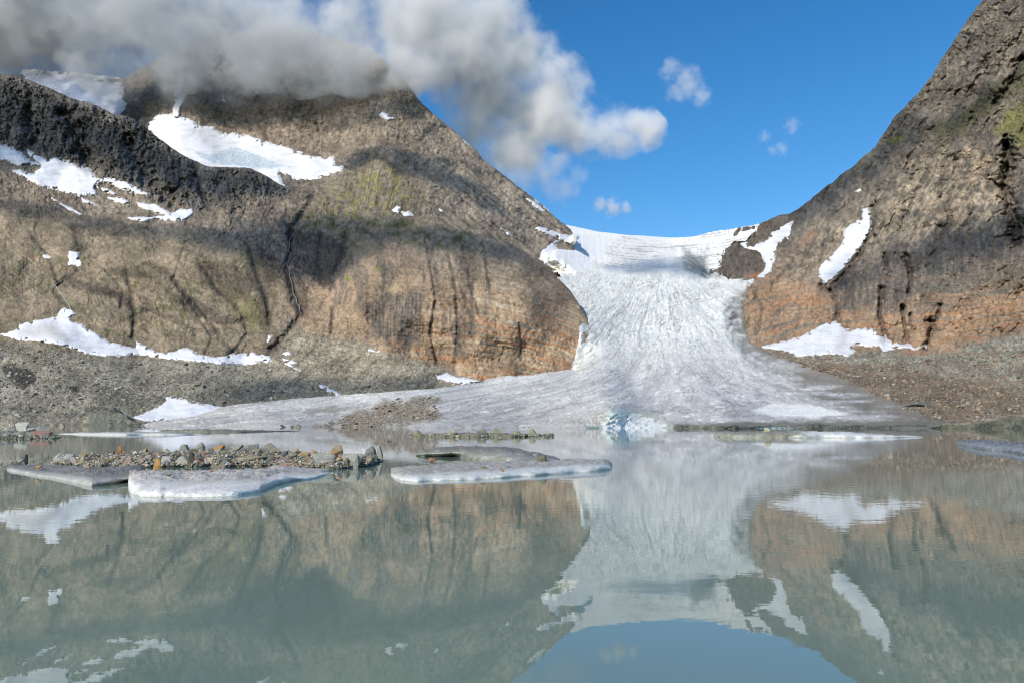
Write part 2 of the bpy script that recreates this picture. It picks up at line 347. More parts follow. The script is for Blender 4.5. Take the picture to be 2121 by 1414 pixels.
    c = mix(c, [.075, .068, .055], m_poly(px, py, [(0,760),(20,752),(70,770),(74,790),(50,805),(25,795)], 3, 4, 13))
    c = mix(c, [.075, .068, .055], m_poly(px, py, [(142,800),(160,798),(168,810),(158,815)], 2, 3, 14))
    sp2 = RNG.random(px.shape)
    c = c * (1 + sc_[..., None] * (np.where(sp2 > .93, .7, 0) + np.where(sp2 < .12, -.5, 0))[..., None])
    fine = RNG.normal(size=px.shape) * .15
    c = c * (1 + .26 * n2 * (1 - .5 * sl) + .26 * n1 + fine * (1 - .4 * sl))[..., None]
    dsc = np.array([1, .99, .94]); c = c * (1 + sc_[..., None] * (.30 * fbm(px / 70, py / 22, 4, 52) + .25 * fbm((px + py) / 14, (py - px * .4) / 60, 4, 53))[..., None])
    return np.clip(contrast(c, .19, .15) * np.array([1.33, 1.29, 1.20]), .02, .6)
def paint_right(px, py):
    n1 = fbm(px / 70, py / 50, 5, 61); n2 = fbm(px / 8, py / 8, 3, 62); n3 = fbm(px / 22, py / 18, 4, 63)
    diag = fbm((px + py * .7) / 15, (py - px * .8) / 80, 5, 64, .6)
    c = np.ones(px.shape + (3,)) * np.array([.135, .120, .10])
    c = mix(c, [.20, .168, .128], sstep(-.1, .5, n3) * .45)
    c = mix(c, [.08, .075, .07], sstep(.05, .6, diag) * .5)
    t = m_poly(px, py, P_TAN_R, 30, 22, 15)
    c = mix(c, [.31, .255, .19], t * sstep(-.6, .3, diag + n3) * .75)
    uf = facets((px + .62 * py) / 8, (py - .75 * px) / 15, 8); c = c * (1 + .3 * uf[0] - .25 * uf[1] * sstep(-.2, .5, n3))[..., None]
    tf_ = facets((px + .62 * py) / 24 + fbm(px / 50, py / 50, 3, 75), (py - .75 * px) / 60 + fbm(px / 50, py / 50, 3, 76), 18)[0]; c = c * (1 + .22 * tf_)[..., None]
    lo = sstep(470, 640, py) * sstep(1500, 1650, px)
    s = strata_right(px, py)
    c = mix(c, [.21, .165, .125], lo * .6)
    o = m_poly(px, py, P_ORANGE_R, 25, 15, 16)
    c = mix(c, [.32, .215, .135], o * .8)
    c = mix(c, [.34, .18, .10], np.maximum(o, lo * .4) * sstep(.0, .6, fbm(px / 260, s / 9.0, 5, 65, .6)) * .7)
    c = mix(c, [.36, .30, .22], np.maximum(o, lo * .7) * sstep(-.4, .4, n1) * sstep(.15, .6, fbm(px / 130, s / 5.0, 4, 66)) * .5)
    c = mix(c, [.14, .145, .13], np.maximum(o, lo) * sstep(.15, .6, fbm(px / 110, s / 8.0, 3, 67)) * .65)
    dkb = m_poly(px, py, [(1700,600),(1800,560),(1880,510),(2121,460),(2121,540),(1960,590),(1850,640),(1740,660)], 25, 18, 17)
    c = mix(c, [.10, .095, .09], dkb * sstep(-.3, .4, fbm(px / 9, py / 60, 4, 68)) * .75)
    c = mix(c, [.42, .15, .06], m_poly(px, py, [(1545,572),(1580,562),(1586,567),(1570,574)], 3, 2, 18) * .8)
    c = mix(c, [.30, .19, .12], m_poly(px, py, [(1650,500),(1680,480),(1690,487),(1660,512)], 6, 4, 19) * .7)
    nub = m_poly(px, py, [(1490,545),(1500,525),(1540,480),(1600,450),(1660,430),(1640,470),(1600,500),(1590,560),(1500,580)], 8, 6, 20)
    c = mix(c, [.105, .088, .068], nub * .75)
    g1 = m_poly(px, py, [(2065,270),(2080,232),(2121,215),(2300,180),(2300,280),(2121,310),(2090,290)], 14, 10, 21)
    c = mix(c, [.15, .155, .05], g1 * .75)
    g2 = m_poly(px, py, [(1940,270),(2121,130),(2400,20),(2400,80),(2121,190),(1960,290),(1900,320)], 14, 14, 22)
    c = mix(c, [.085, .088, .042], g2 * .7)
    g3 = m_poly(px, py, [(1825,292),(1870,278),(1880,284),(1850,298)], 6, 5, 23)
    c = mix(c, [.16, .165, .04], g3 * .8)
    for pts, wd, dp in GUL_R:
        d = seg_dist(px, py, pts) + 3 * fbm(px / 8, py / 8, 3, 71)
        c = mix(c, [.07, .06, .055], sstep(wd * 1.1, wd * .3, d) * .5)  # shade of the clefts painted into the rock colour
    sc_ = m_poly(px, py, P_SCREE_R, 7, 6, 24)
    c = mix(c, [.225, .218, .178], sc_ * .95)
    br = m_poly(px, py, [(1560,728),(1650,738),(1750,752),(1900,765),(2121,805),(2400,830),(2400,900),(1500,900),(1500,728)], 22, 14, 25)
    c = mix(c, [.19, .145, .10], sc_ * br * .95)
    c = mix(c, [.22, .20, .165], m_poly(px, py, [(1560,860),(1700,820),(1850,850),(1900,872),(1900,900),(1560,900)], 15, 8, 26) * .7)
    sp2 = RNG.random(px.shape)
    c = c * (1 + sc_[..., None] * (np.where(sp2 > .92, .8, 0) + np.where(sp2 < .15, -.5, 0))[..., None])
    fine = RNG.normal(size=px.shape) * .16
    c = c * (1 + .28 * n2 + .2 * n1 + fine)[..., None]
    c = c * (1 + sc_[..., None] * (.28 * fbm(px / 80, py / 20, 4, 72) + .25 * fbm((px - py) / 16, (py + px * .35) / 70, 4, 73))[..., None])
    c = mix(c, [.20, .15, .10], sc_ * sstep(.1, .6, fbm(px / 60, py / 12, 4, 74)) * .5)
    return np.clip(contrast(c, .19, .15) * np.array([1.33, 1.28, 1.18]), .02, .6)

# ------------------------------------------------------------------ relief along the line of sight, in metres
def relief(px, py, side):
    k = {'L': 0, 'B': 200, 'R': 400}[side]
    big = 20 * fbm(px / 150, py / 120, 3, 101 + k)
    wx = 14 * fbm(px / 50, py / 50, 3, 120 + k); wy = 12 * fbm(px / 46, py / 46, 3, 121 + k)
    X, Yy = px + wx, py + wy
    if side == 'R':
        a, b = (X + Yy * .62), (Yy - X * .75)
        gl = 13 * ridged(a / 46, b / 150, 2, 102 + k) + 4 * ridged(a / 15, b / 90, 2, 122 + k)
        f1 = facets(a / 30, b / 55, 1)[0]; f2, cr = facets(a / 10, b / 17, 2); f3 = facets(a / 4.2, b / 6.5, 3)[0]
        f1 = f1 * 1.2; s = strata_right(px, py); scr = m_poly(px, py, P_SCREE_R, 16, 4, 24); gul = GUL_R
    else:
        a = X - Yy * .15; b = Yy
        if side == 'B': a, b = X * .78 - Yy * .62 * sstep(700, 850, px), Yy + X * .6 * sstep(700, 850, px)
        gl = 8 * ridged(a / 60, b / 130, 3, 102 + k, .5) + 1.6 * ridged(a / 17, b / 80, 2, 122 + k)
        f1 = facets(a / 34, b / 40, 4)[0]; f2, cr = facets(a / 11, b / 13, 5); f3 = facets(a / 4.4, b / 5, 6)[0]
        s = strata_left(px, py); scr = m_poly(px, py, P_SCREE_L, 16, 4, 11); gul = GUL_L if side == 'L' else []
    md = .35 + .65 * sstep(-.5, .5, fbm(px / 60, py / 45, 3, 140 + k))
    f4 = facets(a / 2.3 + 7, b / 2.6, 16)[0]; big_f = 8.0 if side == 'R' else 3.0
    rock = big_f * f1 * md + 1.7 * f2 * md + 2.2 * f3 * (.4 + .6 * md) + 1.5 * f4 + .4 * cr * md + 2.4 * fbm(px / 9, py / 9, 5, 104 + k, .62)
    strat = 2.4 * fbm(px / 260, s / 5.5, 5, 105 + k, .6)
    amp = np.ones(px.shape)
    if side == 'L':
        amp = amp - .55 * m_poly(px, py, P_SLOPE, 25, 10, 3) * (.6 + .4 * sstep(.5, -.2, fbm(px / 70, py / 45, 3, 130))) * 1.2 - .5 * m_poly(px, py, P_CLIFF_L, 20, 8, 4)
        amp = amp + .8 * m_poly(px, py, P_SPUR, 20, 10, 2)
    if side == 'B':
        amp = amp * .8
    d = big * (1 - .75 * scr) + (gl + rock + strat) * amp * (1 - scr) + scr * (1.1 * fbm(px / 5, py / 4, 3, 106 + k, .7) + 4.5 * fbm(px / 60, py / 22, 4, 107 + k))
    for pts, wd, dp in gul:
        if side == 'L' and pts[0][1] > 320: wd, dp = wd * .62, dp * .55
        wd = wd * (1 + .5 * fbm(px / 30, py / 22, 2, 109))
        dd = seg_dist(px, py, pts) + wd * .5 * fbm(px / 14, py / 14, 3, 108)
        d = d + dp * np.exp(-(dd / wd) ** 2)
    return d

STEP = 1.7
LAYERS = {}
def land(name, side, x0, x1, topf, fdepth, paint, bottom=895, label=None, front_keep=None):
    xs = np.arange(x0, x1 + STEP, STEP); tp = topf(xs)
    y0 = math.floor(tp.min() / STEP) * STEP
    ys = np.arange(y0, bottom + STEP, STEP)
    PX, PY0 = np.meshgrid(xs, ys); PY = np.maximum(PY0, tp[None, :])
    Yb = fdepth(PX, PY)
    D = relief(PX, PY, side); fade = sstep(890, 866, PY) * .92 + .08
    Y = Yb + D * fade * np.clip(Yb / 1100, .35, 2.0)
    # the crest rolls back out of sight behind the skyline
    edge = np.clip((PY - tp[None, :]) / 6.0, 0, 1); Y = Y * (1 + .012 * (1 - edge) ** 2)
    colr = paint(PX, PY)
    # a back slope behind the crest
    nb = 14
    bx = np.repeat(PX[:1], nb, 0); kk = np.linspace(1, 0, nb)[:, None]
    o = grid_mesh(name, PX, PY, Y, M_ROCK, colr)
    Wt = world(xs, tp, Y[np.argmin(np.abs(PY - tp[None, :]), axis=0), np.arange(len(xs))])
    LAYERS[side] = (xs, ys, blur(Y, 3), Y)
    Vb = []; 
    for j in range(nb):
        f = j / (nb - 1); q = Wt.copy(); q[:, 1] += 900 * f; q[:, 0] *= (1 + .25 * f); q[:, 2] = q[:, 2] * (1 - f) - 20 * f
        q[:, 2] += 20 * math.sin(math.pi * f) * fbm(xs / 60, xs * 0 + j * .4, 3, 9)
        q[:, 2] -= 0.5 * (j == 0)
        Vb.append(q)
    Vb = np.array(Vb); n = len(xs); idx = np.arange(nb * n).reshape(nb, n)
    Fq = np.stack([idx[:-1, :-1], idx[:-1, 1:], idx[1:, 1:], idx[1:, :-1]], -1).reshape(-1, 4)
    b = mesh_np('back_slope', Vb.reshape(-1, 3), Fq, M_ROCK, np.tile(np.array([.13, .12, .105]), (nb * n, 1)), parent=o)
    tag(o, label, None, None, 'structure')
    return o
land('mountain', 'B', -320, 1270, top_line(TOP_BACK, 2.2, 1), F_BACK, paint_left, 640, 'grey brown mountain whose summit is hidden in cloud, above the glacier')
land('mountain_spur', 'L', -320, 1250, top_line(TOP_FRONT, 1.6, 2), F_FRONT, paint_left, 895, 'lower flank of the cloud capped mountain with dark ridge, striped brown cliff and grey scree')
land('mountain', 'R', 1450, 2371, top_line(TOP_RIGHT, 3.0, 3), F_RIGHT, paint_right, 895, 'steep rocky mountainside with orange banded cliffs and grey scree beside the glacier')

def sample(side, px, py, smooth=True):
    xs, ys, Yb, Y = LAYERS[side]; A = Yb if smooth else Y
    fx = np.clip((px - xs[0]) / STEP, 0, len(xs) - 1.001); fy = np.clip((py - ys[0]) / STEP, 0, len(ys) - 1.001)
    ix = fx.astype(int); iy = fy.astype(int); fx -= ix; fy -= iy
    return (A[iy, ix] * (1 - fx) * (1 - fy) + A[iy, ix + 1] * fx * (1 - fy) + A[iy + 1, ix] * (1 - fx) * fy + A[iy + 1, ix + 1] * fx * fy)

# ------------------------------------------------------------------ the glacier
ML = np.array([(460,1180),(480,1178),(497,1150),(520,1122),(535,1112),(560,1150),(580,1172),(600,1158),(615,1178),(640,1190),(670,1200),(720,1196),(765,1184),(782,1090),(795,1000),(808,900),(818,760),(830,600),(845,470),(862,370),(878,255),(900,180),(1100,120)], float)
MR = np.array([(460,1580),(470,1560),(490,1535),(510,1508),(540,1492),(570,1490),(576,1500),(580,1560),(600,1545),(640,1540),(680,1545),(715,1560),(735,1600),(760,1680),(785,1750),(810,1800),(840,1870),(862,1920),(880,1960),(900,1990),(1100,2050)], float)
def glacier():
    st = 1.7
    xs = np.arange(180, 2010, st); topf = top_line(TOP_ICE, .5, 5); tp = topf(xs)
    tp = tp + np.where(xs > 1430, 1, 0) * (2.0 * ridged(xs / 9, xs * 0 + 3, 3, 77)) * np.clip((xs - 1430) / 60, 0, 1)
    ys = np.arange(462, 897, st)
    PX, PY0 = np.meshgrid(xs, ys); PY = np.maximum(PY0, tp[None, :])
    L = np.interp(PY, ML[:, 0], ML[:, 1]); R = np.interp(PY, MR[:, 0], MR[:, 1])
    u = (PX - L) / np.maximum(R - L, 50)
    poly = [(x, y) for y, x in ML] + [(x, y) for y, x in MR[::-1]]
    jit = 4 * fbm(PX / 16, PY / 11, 4, 81) + 5 * fbm(PX / 60, PY / 14, 3, 82) * sstep(720, 800, PY)
    sd = sdist(PX, PY, poly) + jit
    Y = F_ICE(PX, PY)
    v = np.sqrt(np.clip(PY - 470, 0, None)) * 20
    Lc = np.interp(PY, [480, 700, 770, 890], [1200, 1210, 1150, 350]); Rc = np.interp(PY, [480, 700, 770, 890], [1520, 1540, 1660, 1980])
    us = (PX - Lc) / (Rc - Lc)                                   # smooth flow coordinate
    fall = sstep(552, 585, PY) * sstep(765, 680, PY)             # broken ice fall
    tong = sstep(690, 790, PY); upper = sstep(575, 545, PY)
    wv = .02 * fbm(PX / 70, PY / 40, 3, 130); uw = us + wv; vy = PY + 8 * fbm(PX / 60, PY / 30, 3, 131)
    flow = fbm(uw * 34, v / 120, 5, 83, .6)
    bow = vy + 75 * (us - .5) ** 2 * np.where(PY < 560, 1, -1)
    arcs = ridged(us * 5 + 3, bow / 9.0, 4, 84, .55)
    cr1 = thin(uw * 14, bow / 13.0, 4, 132, 7); cr2 = thin(uw * 30 + vy / 80, vy / 34, 4, 133, 7)
    dyq = np.clip(PY - 550, 18, None); g = np.interp(dyq, [18, 74, 150, 202, 243, 300, 345], [30, 70, 130, 180, 300, 650, 1050])
    q = (PX - 1372 + 5 * fbm(PX / 40, PY / 30, 3, 140)) / g; low = sstep(575, 615, PY)
    q1 = fbm(q * 9, dyq / 70 + 3, 5, 141, .62); q2 = fbm(q * 24, dyq / 38, 4, 142, .6); ql = thin(q * 7, dyq / 50, 4, 143, 8) * sstep(-.3, .3, fbm(q * 4, dyq / 40, 3, 144))
    ql2 = thin(q * 17, dyq / 26, 4, 145, 7) * sstep(-.1, .4, fbm(PX / 50, PY / 25, 3, 146))
    fa, fc = facets(uw * 42, bow / 6.5, 9); fb, fd = facets(uw * 95, bow / 3.6, 10)
    d = -(fall * (1.3 * fa + .6 * fb - 3 * cr1) + 4.5 * fall * ridged(q * 9, dyq / 45, 4, 86) + 2.5 * fall * ridged(q * 3, dyq / 9, 4, 147)) - low * (1.8 * q1 + 1.2 * q2 - 2.6 * ql - 1.2 * ql2)
    dash = thin(uw * 30, vy / 9, 4, 134, 6) * sstep(-.1, .5, fbm(PX / 40, PY / 16, 3, 135))
    fl, fk = facets(uw * 60, vy / 5.5, 11)
    d += -(2.2 * tong * flow - 2.4 * tong * dash + 1.1 * tong * fl + 3.5 * upper * arcs + 2.5 * upper * flow)
    d += -7 * tong * sstep(880, 840, PY) * fbm(PX / 90, PY / 25, 3, 89) - .7 * tong * fbm(PX / 9, PY / 4, 3, 88)
    crk = fl
    ser = m_poly(PX, PY, [(1400,500),(1480,476),(1560,466),(1520,500),(1492,540),(1490,575),(1440,545),(1400,530)], 8, 5, 90)
    d += -7 * ser * facets(PX / 13, PY / 9, 12)[0]
    br2 = m_poly(PX, PY, [(1555,850),(1600,834),(1680,838),(1760,856),(1690,864),(1600,862)], 4, 4, 92)
    d += -4 * br2 * facets(PX / 11, PY / 6, 13)[0]
    Y = Y + d * np.clip(Y / 1100, .1, 2) * sstep(894, 862, PY) ** .7
    # front cave with collapsed blocks: an arch cut into the ice cliff at the water
    e = np.sqrt(((PX - 1306) / 92.0) ** 2 + ((PY - 888) / 40.0) ** 2) + .16 * fbm(PX / 16, PY / 9, 4, 150, .6)
    cave = sstep(1.04, .94, e); bf, bc = facets(PX / 15 + PY / 30, PY / 9, 14); bf2 = facets(PX / 6, PY / 4.5, 15)[0]
    inn = cave * sstep(1248, 1280, PX + (PY - 860) * .8)
    Y = Y + cave * 9 * np.clip(1.04 - e, 0, 1) ** .5 - inn * (3 + 3.2 * bf * sstep(1.0, .8, e) + 1.0 * bf2)
    # at its margin the ice dives under the rock it lies against
    rt = PX > 1350
    near = np.where(rt, sample('R', PX, PY), np.where(PY < 620, sample('B', PX, PY), sample('L', PX, PY)))
    wgt = np.where(rt, sstep(46, 8, sd), sstep(26, 4, sd)) * np.where(rt, sstep(500, 515, PY), np.maximum(sstep(483, 497, PY) * sstep(575, 560, PY), sstep(655, 675, PY) * sstep(778, 764, PY)))
    m = near - np.where(rt & (PY > 570), 11, 4.5) * np.clip(sd / 6.0, -1.6, 1.0) * np.clip(near / 900, .25, 1.6)
    Y = Y + (np.minimum(m, Y * 1.5) - Y) * wgt * (PY < 872)
    Y = np.where((sd < -2) & (PY < 872) & (wgt > 0), np.maximum(Y, m), Y)
    # colours
    c = np.ones(PX.shape + (3,)) * np.array([.72, .75, .76])
    c = mix(c, [.58, .67, .70], sstep(-.1, .6, fbm(uw * 22, PY / 16, 5, 95, .6)) * fall * .8)
    c = mix(c, [.87, .87, .86], fall * sstep(-.1, .4, fa + .5 * fbm(uw * 14, PY / 9, 4, 96)) * .75)
    c = mix(c, [.50, .57, .60], low * sstep(.0, .55, q1) * .6); c = mix(c, [.92, .92, .92], low * sstep(.1, .6, q2) * .55 * (1 - .5 * tong))
    c = mix(c, [.16, .17, .18], fall * np.clip(cr1 * sstep(-.2, .3, fbm(uw * 9, PY / 30, 3, 100)) + cr2 * sstep(.0, .5, fbm(uw * 7, PY / 50, 3, 136)), 0, 1) * .65)
    c = mix(c, [.62, .62, .625], tong * .85)
    c = mix(c, [.50, .485, .475], tong * sstep(815, 875, PY) * .85)
    c = mix(c, [.42, .42, .44], tong * sstep(.1, .7, flow) * .5)
    c = mix(c, [.86, .86, .86], tong * sstep(.45, .85, fl + .5 * fbm(PX / 50, PY / 18, 3, 137)) * .85)
    c = mix(c, [.74, .77, .79], tong * sstep(.0, .5, fbm(uw * 20, v / 50, 4, 99)) * sstep(850, 760, PY) * .6)
    c = mix(c, [.40, .405, .42], tong * sstep(.0, .5, q1) * .5); c = mix(c, [.15, .155, .165], low * ql * .6); c = mix(c, [.2, .2, .21], low * ql2 * .45)
    c = mix(c, [.15, .15, .16], tong * dash * .6)
    c = mix(c, [.17, .17, .18], tong * thin(uw * 12, vy / 40, 4, 138, 12) * .5)
    sn = m_poly(PX, PY, [(1100,520),(1110,500),(1180,460),(1250,470),(1410,490),(1400,497),(1300,499),(1230,492),(1260,505),(1230,520),(1260,535),(1190,562),(1140,562)], 14, 14, 111)
    c = mix(c, [.86, .86, .86], upper * .5); c = mix(c, [.93, .93, .92], sn)
    c = mix(c, [.34, .37, .41], upper * (1 - sn) * sstep(.1, .7, fbm(us * 3, (PY + 70 * (us - .55) ** 2) / 2.6, 4, 112) + .4 * fbm(us * 5, PY / 15, 3, 113)) * .8)
    moat = m_poly(PX, PY, [(1410,530),(1430,525),(1470,560),(1500,578),(1460,576),(1420,558)], 5, 4, 114)
    c = mix(c, [.10, .105, .105], moat * (.4 + .5 * sstep(-.2, .4, fbm(PX / 20, (PY - .6 * PX) / 4, 3, 115))))
    c = mix(c, [.16, .18, .18], m_poly(PX, PY, [(1420,520),(1450,530),(1470,560),(1440,560)], 10, 12, 116) * .7)
    # rock dust and stones along the right margin and at the lower right corner
    dr = sstep(34, 2, sd + 14 * fbm(PX / 24, PY / 10, 4, 117)) * (PX > 1400) * sstep(585, 620, PY) * sstep(775, 735, PY)
    c = mix(c, [.16, .145, .12], dr * .8)
    dm = sstep(75, 8, sd + 45 * fbm(PX / 90, PY / 9, 4, 118)) * sstep(1560, 1680, PX) * sstep(740, 775, PY) * sstep(884, 868, PY)
    c = mix(c, [.20, .17, .135], dm * .85)
    # the debris band on the tongue, left of centre
    db = m_poly(PX, PY, [(655,884),(700,866),(760,850),(800,832),(860,824),(912,822),(900,835),(880,842),(918,856),(905,866),(830,876),(790,888)], 6, 9, 119)
    c = mix(c, [.20, .168, .125], db * (.75 + .25 * np.sign(RNG.random(PX.shape) - .3)))
    db2 = m_poly(PX, PY, [(600,850),(640,843),(760,838),(800,836),(700,852),(640,862)], 4, 8, 120)
    c = mix(c, [.24, .21, .17], db2 * .6)
    # fresh blue ice in the cave, white broken blocks
    c = mix(c, [.50, .50, .45], cave * .8)
    c = mix(c, [.52, .66, .66], cave * sstep(.58, .72, e) * sstep(1252, 1268, PX + (PY - 860) * .5) * sstep(1330, 1290, PX) * .9)
    c = mix(c, [.90, .90, .89], inn * sstep(.80, .68, e) * .95)
    c = mix(c, [.45, .66, .67], inn * sstep(.6, .95, bc) * .5)
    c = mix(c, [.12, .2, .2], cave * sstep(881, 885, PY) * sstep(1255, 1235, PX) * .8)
    c = mix(c, [.90, .90, .89], br2 * .9)
    ft = m_poly(PX, PY, [(1395,878),(1500,874),(1700,872),(2000,872),(2000,900),(1395,900)], 3, 3, 122)
    c = mix(c, [.145, .14, .10], ft * .8)
    c = c * (1 + .10 * fbm(PX / 7, PY / 5, 3, 123) + .08 * fbm(PX / 60, PY / 25, 3, 124))[..., None]
    o = grid_mesh('glacier', PX, PY, Y, M_ICE, np.clip(c * np.array([1.11, 1.07, .975]), .03, .92), keep=(sd > -9))
    tag(o, 'broad white and blue glacier falling between the two mountains down to the lake', 'glacier')
    LAYERS['G'] = (xs, ys, blur(Y, 2), Y, st)
    return o
def py_w(px, py): return fbm(px / 40, py / 40, 2, 80)
glacier()

# ------------------------------------------------------------------ snow patches lying on the rock
def snow(side, pts, label, T=5.0, wd=5, jit=2.2, ice=None, dirty=None, col=(.77, .775, .785), seed=1, name='snow_patch', cat='snow patch', group='snow patches left on the mountains', mat=None):
    P = np.array(pts, float); st = 1.3
    x0, y0 = P.min(0) - 7; x1, y1 = P.max(0) + 7
    PX, PY = np.meshgrid(np.arange(x0, x1, st), np.arange(y0, y1, st))
    if wd <= 2.5: T = T * .55
    hole = 6 * sstep(.3, .8, fbm(PX / 16, PY / 8, 2, 360 + seed))
    sd = sdist(PX, PY, pts) + jit * (fbm(PX / 12, PY / 8, 5, 300 + seed, .7)) + .25 * jit * fbm(PX / 5, PY / 4, 2, 340 + seed)
    sd = sd - hole * sstep(14, 4, sd)
    Y = sample(side, PX, PY); s = np.clip(Y / 1100, .5, 2)
    Y = Y - s * (T * np.clip(sd / wd, -1.5, 1) + .8 * fbm(PX / 25, PY / 10, 3, 301))
    c = np.ones(PX.shape + (3,)) * np.array(col)
    if ice is not None:
        m = m_poly(PX, PY, ice, 3, 4, 302); c = mix(c, [.40, .50, .55], m * (.8 + .2 * np.sign(fbm(PX / 8, PY / 3, 3, 303))))
    if dirty is not None:
        m = m_poly(PX, PY, dirty, 8, 6, 304); c = mix(c, [.48, .43, .36], m * .55)
    c = mix(c, [.40, .37, .33], thin(PX / 60, PY / 9, 4, 306, 10) * .35); c = c * (1 + .05 * fbm(PX / 5, PY / 3, 3, 307))[..., None]
    c = mix(c, [.42, .39, .35], sstep(wd * .8, 0, sd) * .35)
    c = mix(c, [.57, .565, .57], sstep(-.1, .7, fbm(PX / 40, PY / 8, 5, 305)) * .5)
    o = grid_mesh(name, PX, PY, Y, mat or M_SNOW, c, keep=(sd > -wd * 1.1))
    return tag(o, label, cat, group)
snow('B', [(50,150),(160,158),(250,168),(256,185),(252,203),(262,218),(235,270),(30,215)], 'pale blue snowfield behind the dark ridge, under the cloud at the upper left', T=6, seed=1)
snow('B', [(370,145),(380,165),(378,190),(389,196),(382,210),(375,224),(372,244),(357,244),(356,226),(363,214),(359,196),(365,175)], 'thin vertical snow chute running up into the cloud', T=14, wd=3, jit=1.2, seed=2)
snow('B', [(325,236),(362,236),(385,246),(402,250),(412,262),(440,262),(460,276),(505,278),(527,284),(550,295),(600,307),(645,325),(692,326),(693,340),(722,347),(700,356),(652,374),(615,372),(597,362),(578,358),(590,388),(560,400),(500,400),(430,380),(390,345),(330,300),(308,270),(308,255)],
     'largest snowfield, filling the bowl below the cloud with bare blue ice in its middle', T=7, seed=3, ice=[(405,316),(440,318),(480,308),(510,310),(540,325),(600,345),(560,350),(500,345),(440,340),(420,330)])
snow('B', [(785,238),(792,231),(805,238),(820,246),(802,251),(790,245)], 'small bright snow patch alone on the shoulder just under the cloud', T=7, wd=3, jit=1, seed=4)
snow('B', [(460,196),(465,200),(466,212),(459,210)], 'tiny snow scrap right of the thin snow chute', T=8, wd=2, jit=1, seed=5)
snow('B', [(1090,410),(1108,418),(1134,438),(1124,439),(1104,427)], 'narrow snow strip on the skyline slope left of the glacier pass', T=7, wd=3, jit=1, seed=6)
snow('B', [(1106,473),(1118,470),(1130,472),(1160,484),(1178,487),(1187,489),(1190,500),(1182,507),(1166,500),(1140,489),(1118,480)], 'white snow tongue between the last two rock tips where the left ridge meets the glacier', T=10, wd=3, jit=1.2, seed=33)
snow('B', [(1036,472),(1050,478),(1064,490),(1052,487)], 'short snow sliver on the tan slope above the rounded cliff', T=7, wd=3, jit=1, seed=7)
snow('B', [(950,288),(958,292),(970,301),(962,300)], 'tiny snow sliver high on the right skyline of the cloudy mountain', T=7, wd=2, jit=.6, seed=8)
snow('B', [(903,428),(912,432),(921,439),(914,439)], 'tiny snow sliver on the tan slope right of the green shoulder', T=7, wd=2, jit=.6, seed=9)
snow('L', [(-80,290),(0,300),(20,305),(45,318),(62,332),(88,342),(60,341),(40,343),(15,336),(0,330),(-80,335)], 'snow patch at the left edge under the dark ridge', T=8, seed=10)
snow('L', [(55,308),(80,320),(100,330),(115,327),(140,335),(165,343),(185,352),(200,368),(232,371),(260,375),(285,390),(306,402),(296,406),(270,398),(250,392),(225,381),(205,377),(200,392),(200,406),(160,406),(125,395),(85,388),(60,375),(30,358),(20,350),(45,352),(68,360),(82,350),(85,342),(72,332),(58,320)],
     'wide grey white snowfield on the shelf below the dark ridge', T=8, seed=11)
snow('L', [(200,385),(222,391),(242,402),(236,405),(215,398),(203,393)], 'small snow tongue at the right end of the shelf snowfield', T=8, wd=3, jit=1, seed=12)
snow('L', [(222,410),(248,408),(272,420),(256,424),(236,418)], 'small snow patch between the shelf snowfield and the forked patch', T=8, wd=3, jit=1, seed=13)
snow('L', [(264,450),(275,457),(300,459),(322,453),(345,459),(352,455),(362,460),(385,455),(402,442),(398,433),(375,435),(355,440),(342,433),(322,422),(310,423),(282,418),(288,428),(310,438),(342,446),(320,449),(290,449)], 'forked snow patch in the middle of the left slope', T=8, wd=3, jit=1.4, seed=14)
snow('L', [(168,410),(185,415),(202,426),(188,425),(172,420)], 'small snow patch below the lower edge of the shelf snowfield', T=8, wd=3, jit=1, seed=15)
snow('L', [(108,411),(135,424),(178,447),(168,446),(138,432),(112,417)], 'long thin snow streak below the shelf snowfield', T=8, wd=2.5, jit=1, seed=16)
snow('L', [(80,524),(92,527),(104,533),(92,535)], 'tiny snow patch left of the spring of the small waterfall', T=5, wd=2.5, jit=.7, seed=17)
snow('L', [(143,521),(160,520),(164,530),(161,536),(174,539),(168,552),(150,549),(138,553),(143,540),(140,530)], 'ragged snow patch above the small left waterfall', T=6, wd=2.5, jit=1.2, seed=18)
snow('L', [(0,693),(38,680),(40,672),(85,660),(115,657),(122,648),(130,637),(150,643),(159,650),(145,658),(152,666),(170,672),(200,690),(225,708),(265,717),(281,719),(281,706),(300,715),(330,731),(360,728),(378,720),(392,721),(415,735),(450,739),(488,732),(520,730),(560,737),(564,748),(500,756),(440,753),(400,748),(335,742),(290,734),(230,738),(180,733),(150,722),(100,710),(40,705)],
     'long white snow band lying between the left slope and the grey scree', T=6, wd=4, jit=1.6, seed=19, dirty=[(40,680),(110,668),(140,705),(60,700)])
snow('L', [(557,681),(564,694),(558,709),(551,711),(555,695)], 'small upright snow scrap at the foot of the middle gully', T=5, wd=2, jit=.8, seed=20)
snow('L', [(583,731),(598,727),(602,733),(592,736)], 'tiny snow scrap just right of the end of the long snow band', T=5, wd=2, jit=.8, seed=21)
snow('L', [(583,741),(605,745),(617,752),(602,755),(624,768),(608,763),(590,752)], 'zigzag snow strip right of the end of the long snow band', T=5, wd=2, jit=.8, seed=22)
snow('L', [(756,721),(772,724),(791,727),(784,731),(765,727)], 'tiny snow strip at the foot of the dark stained cliff', T=5, wd=2, jit=.6, seed=23)
snow('L', [(903,776),(925,772),(945,780),(965,782),(996,790),(960,797),(925,791),(905,783)], 'snow patch at the foot of the brown striped cliff, behind the glacier edge', T=6, wd=3, jit=1, seed=24)
snow('L', [(658,791),(676,800),(707,815),(700,819),(680,812),(664,803)], 'narrow snow strip on shaded scree just behind the glacier edge', T=5, wd=2.5, jit=.7, seed=25)
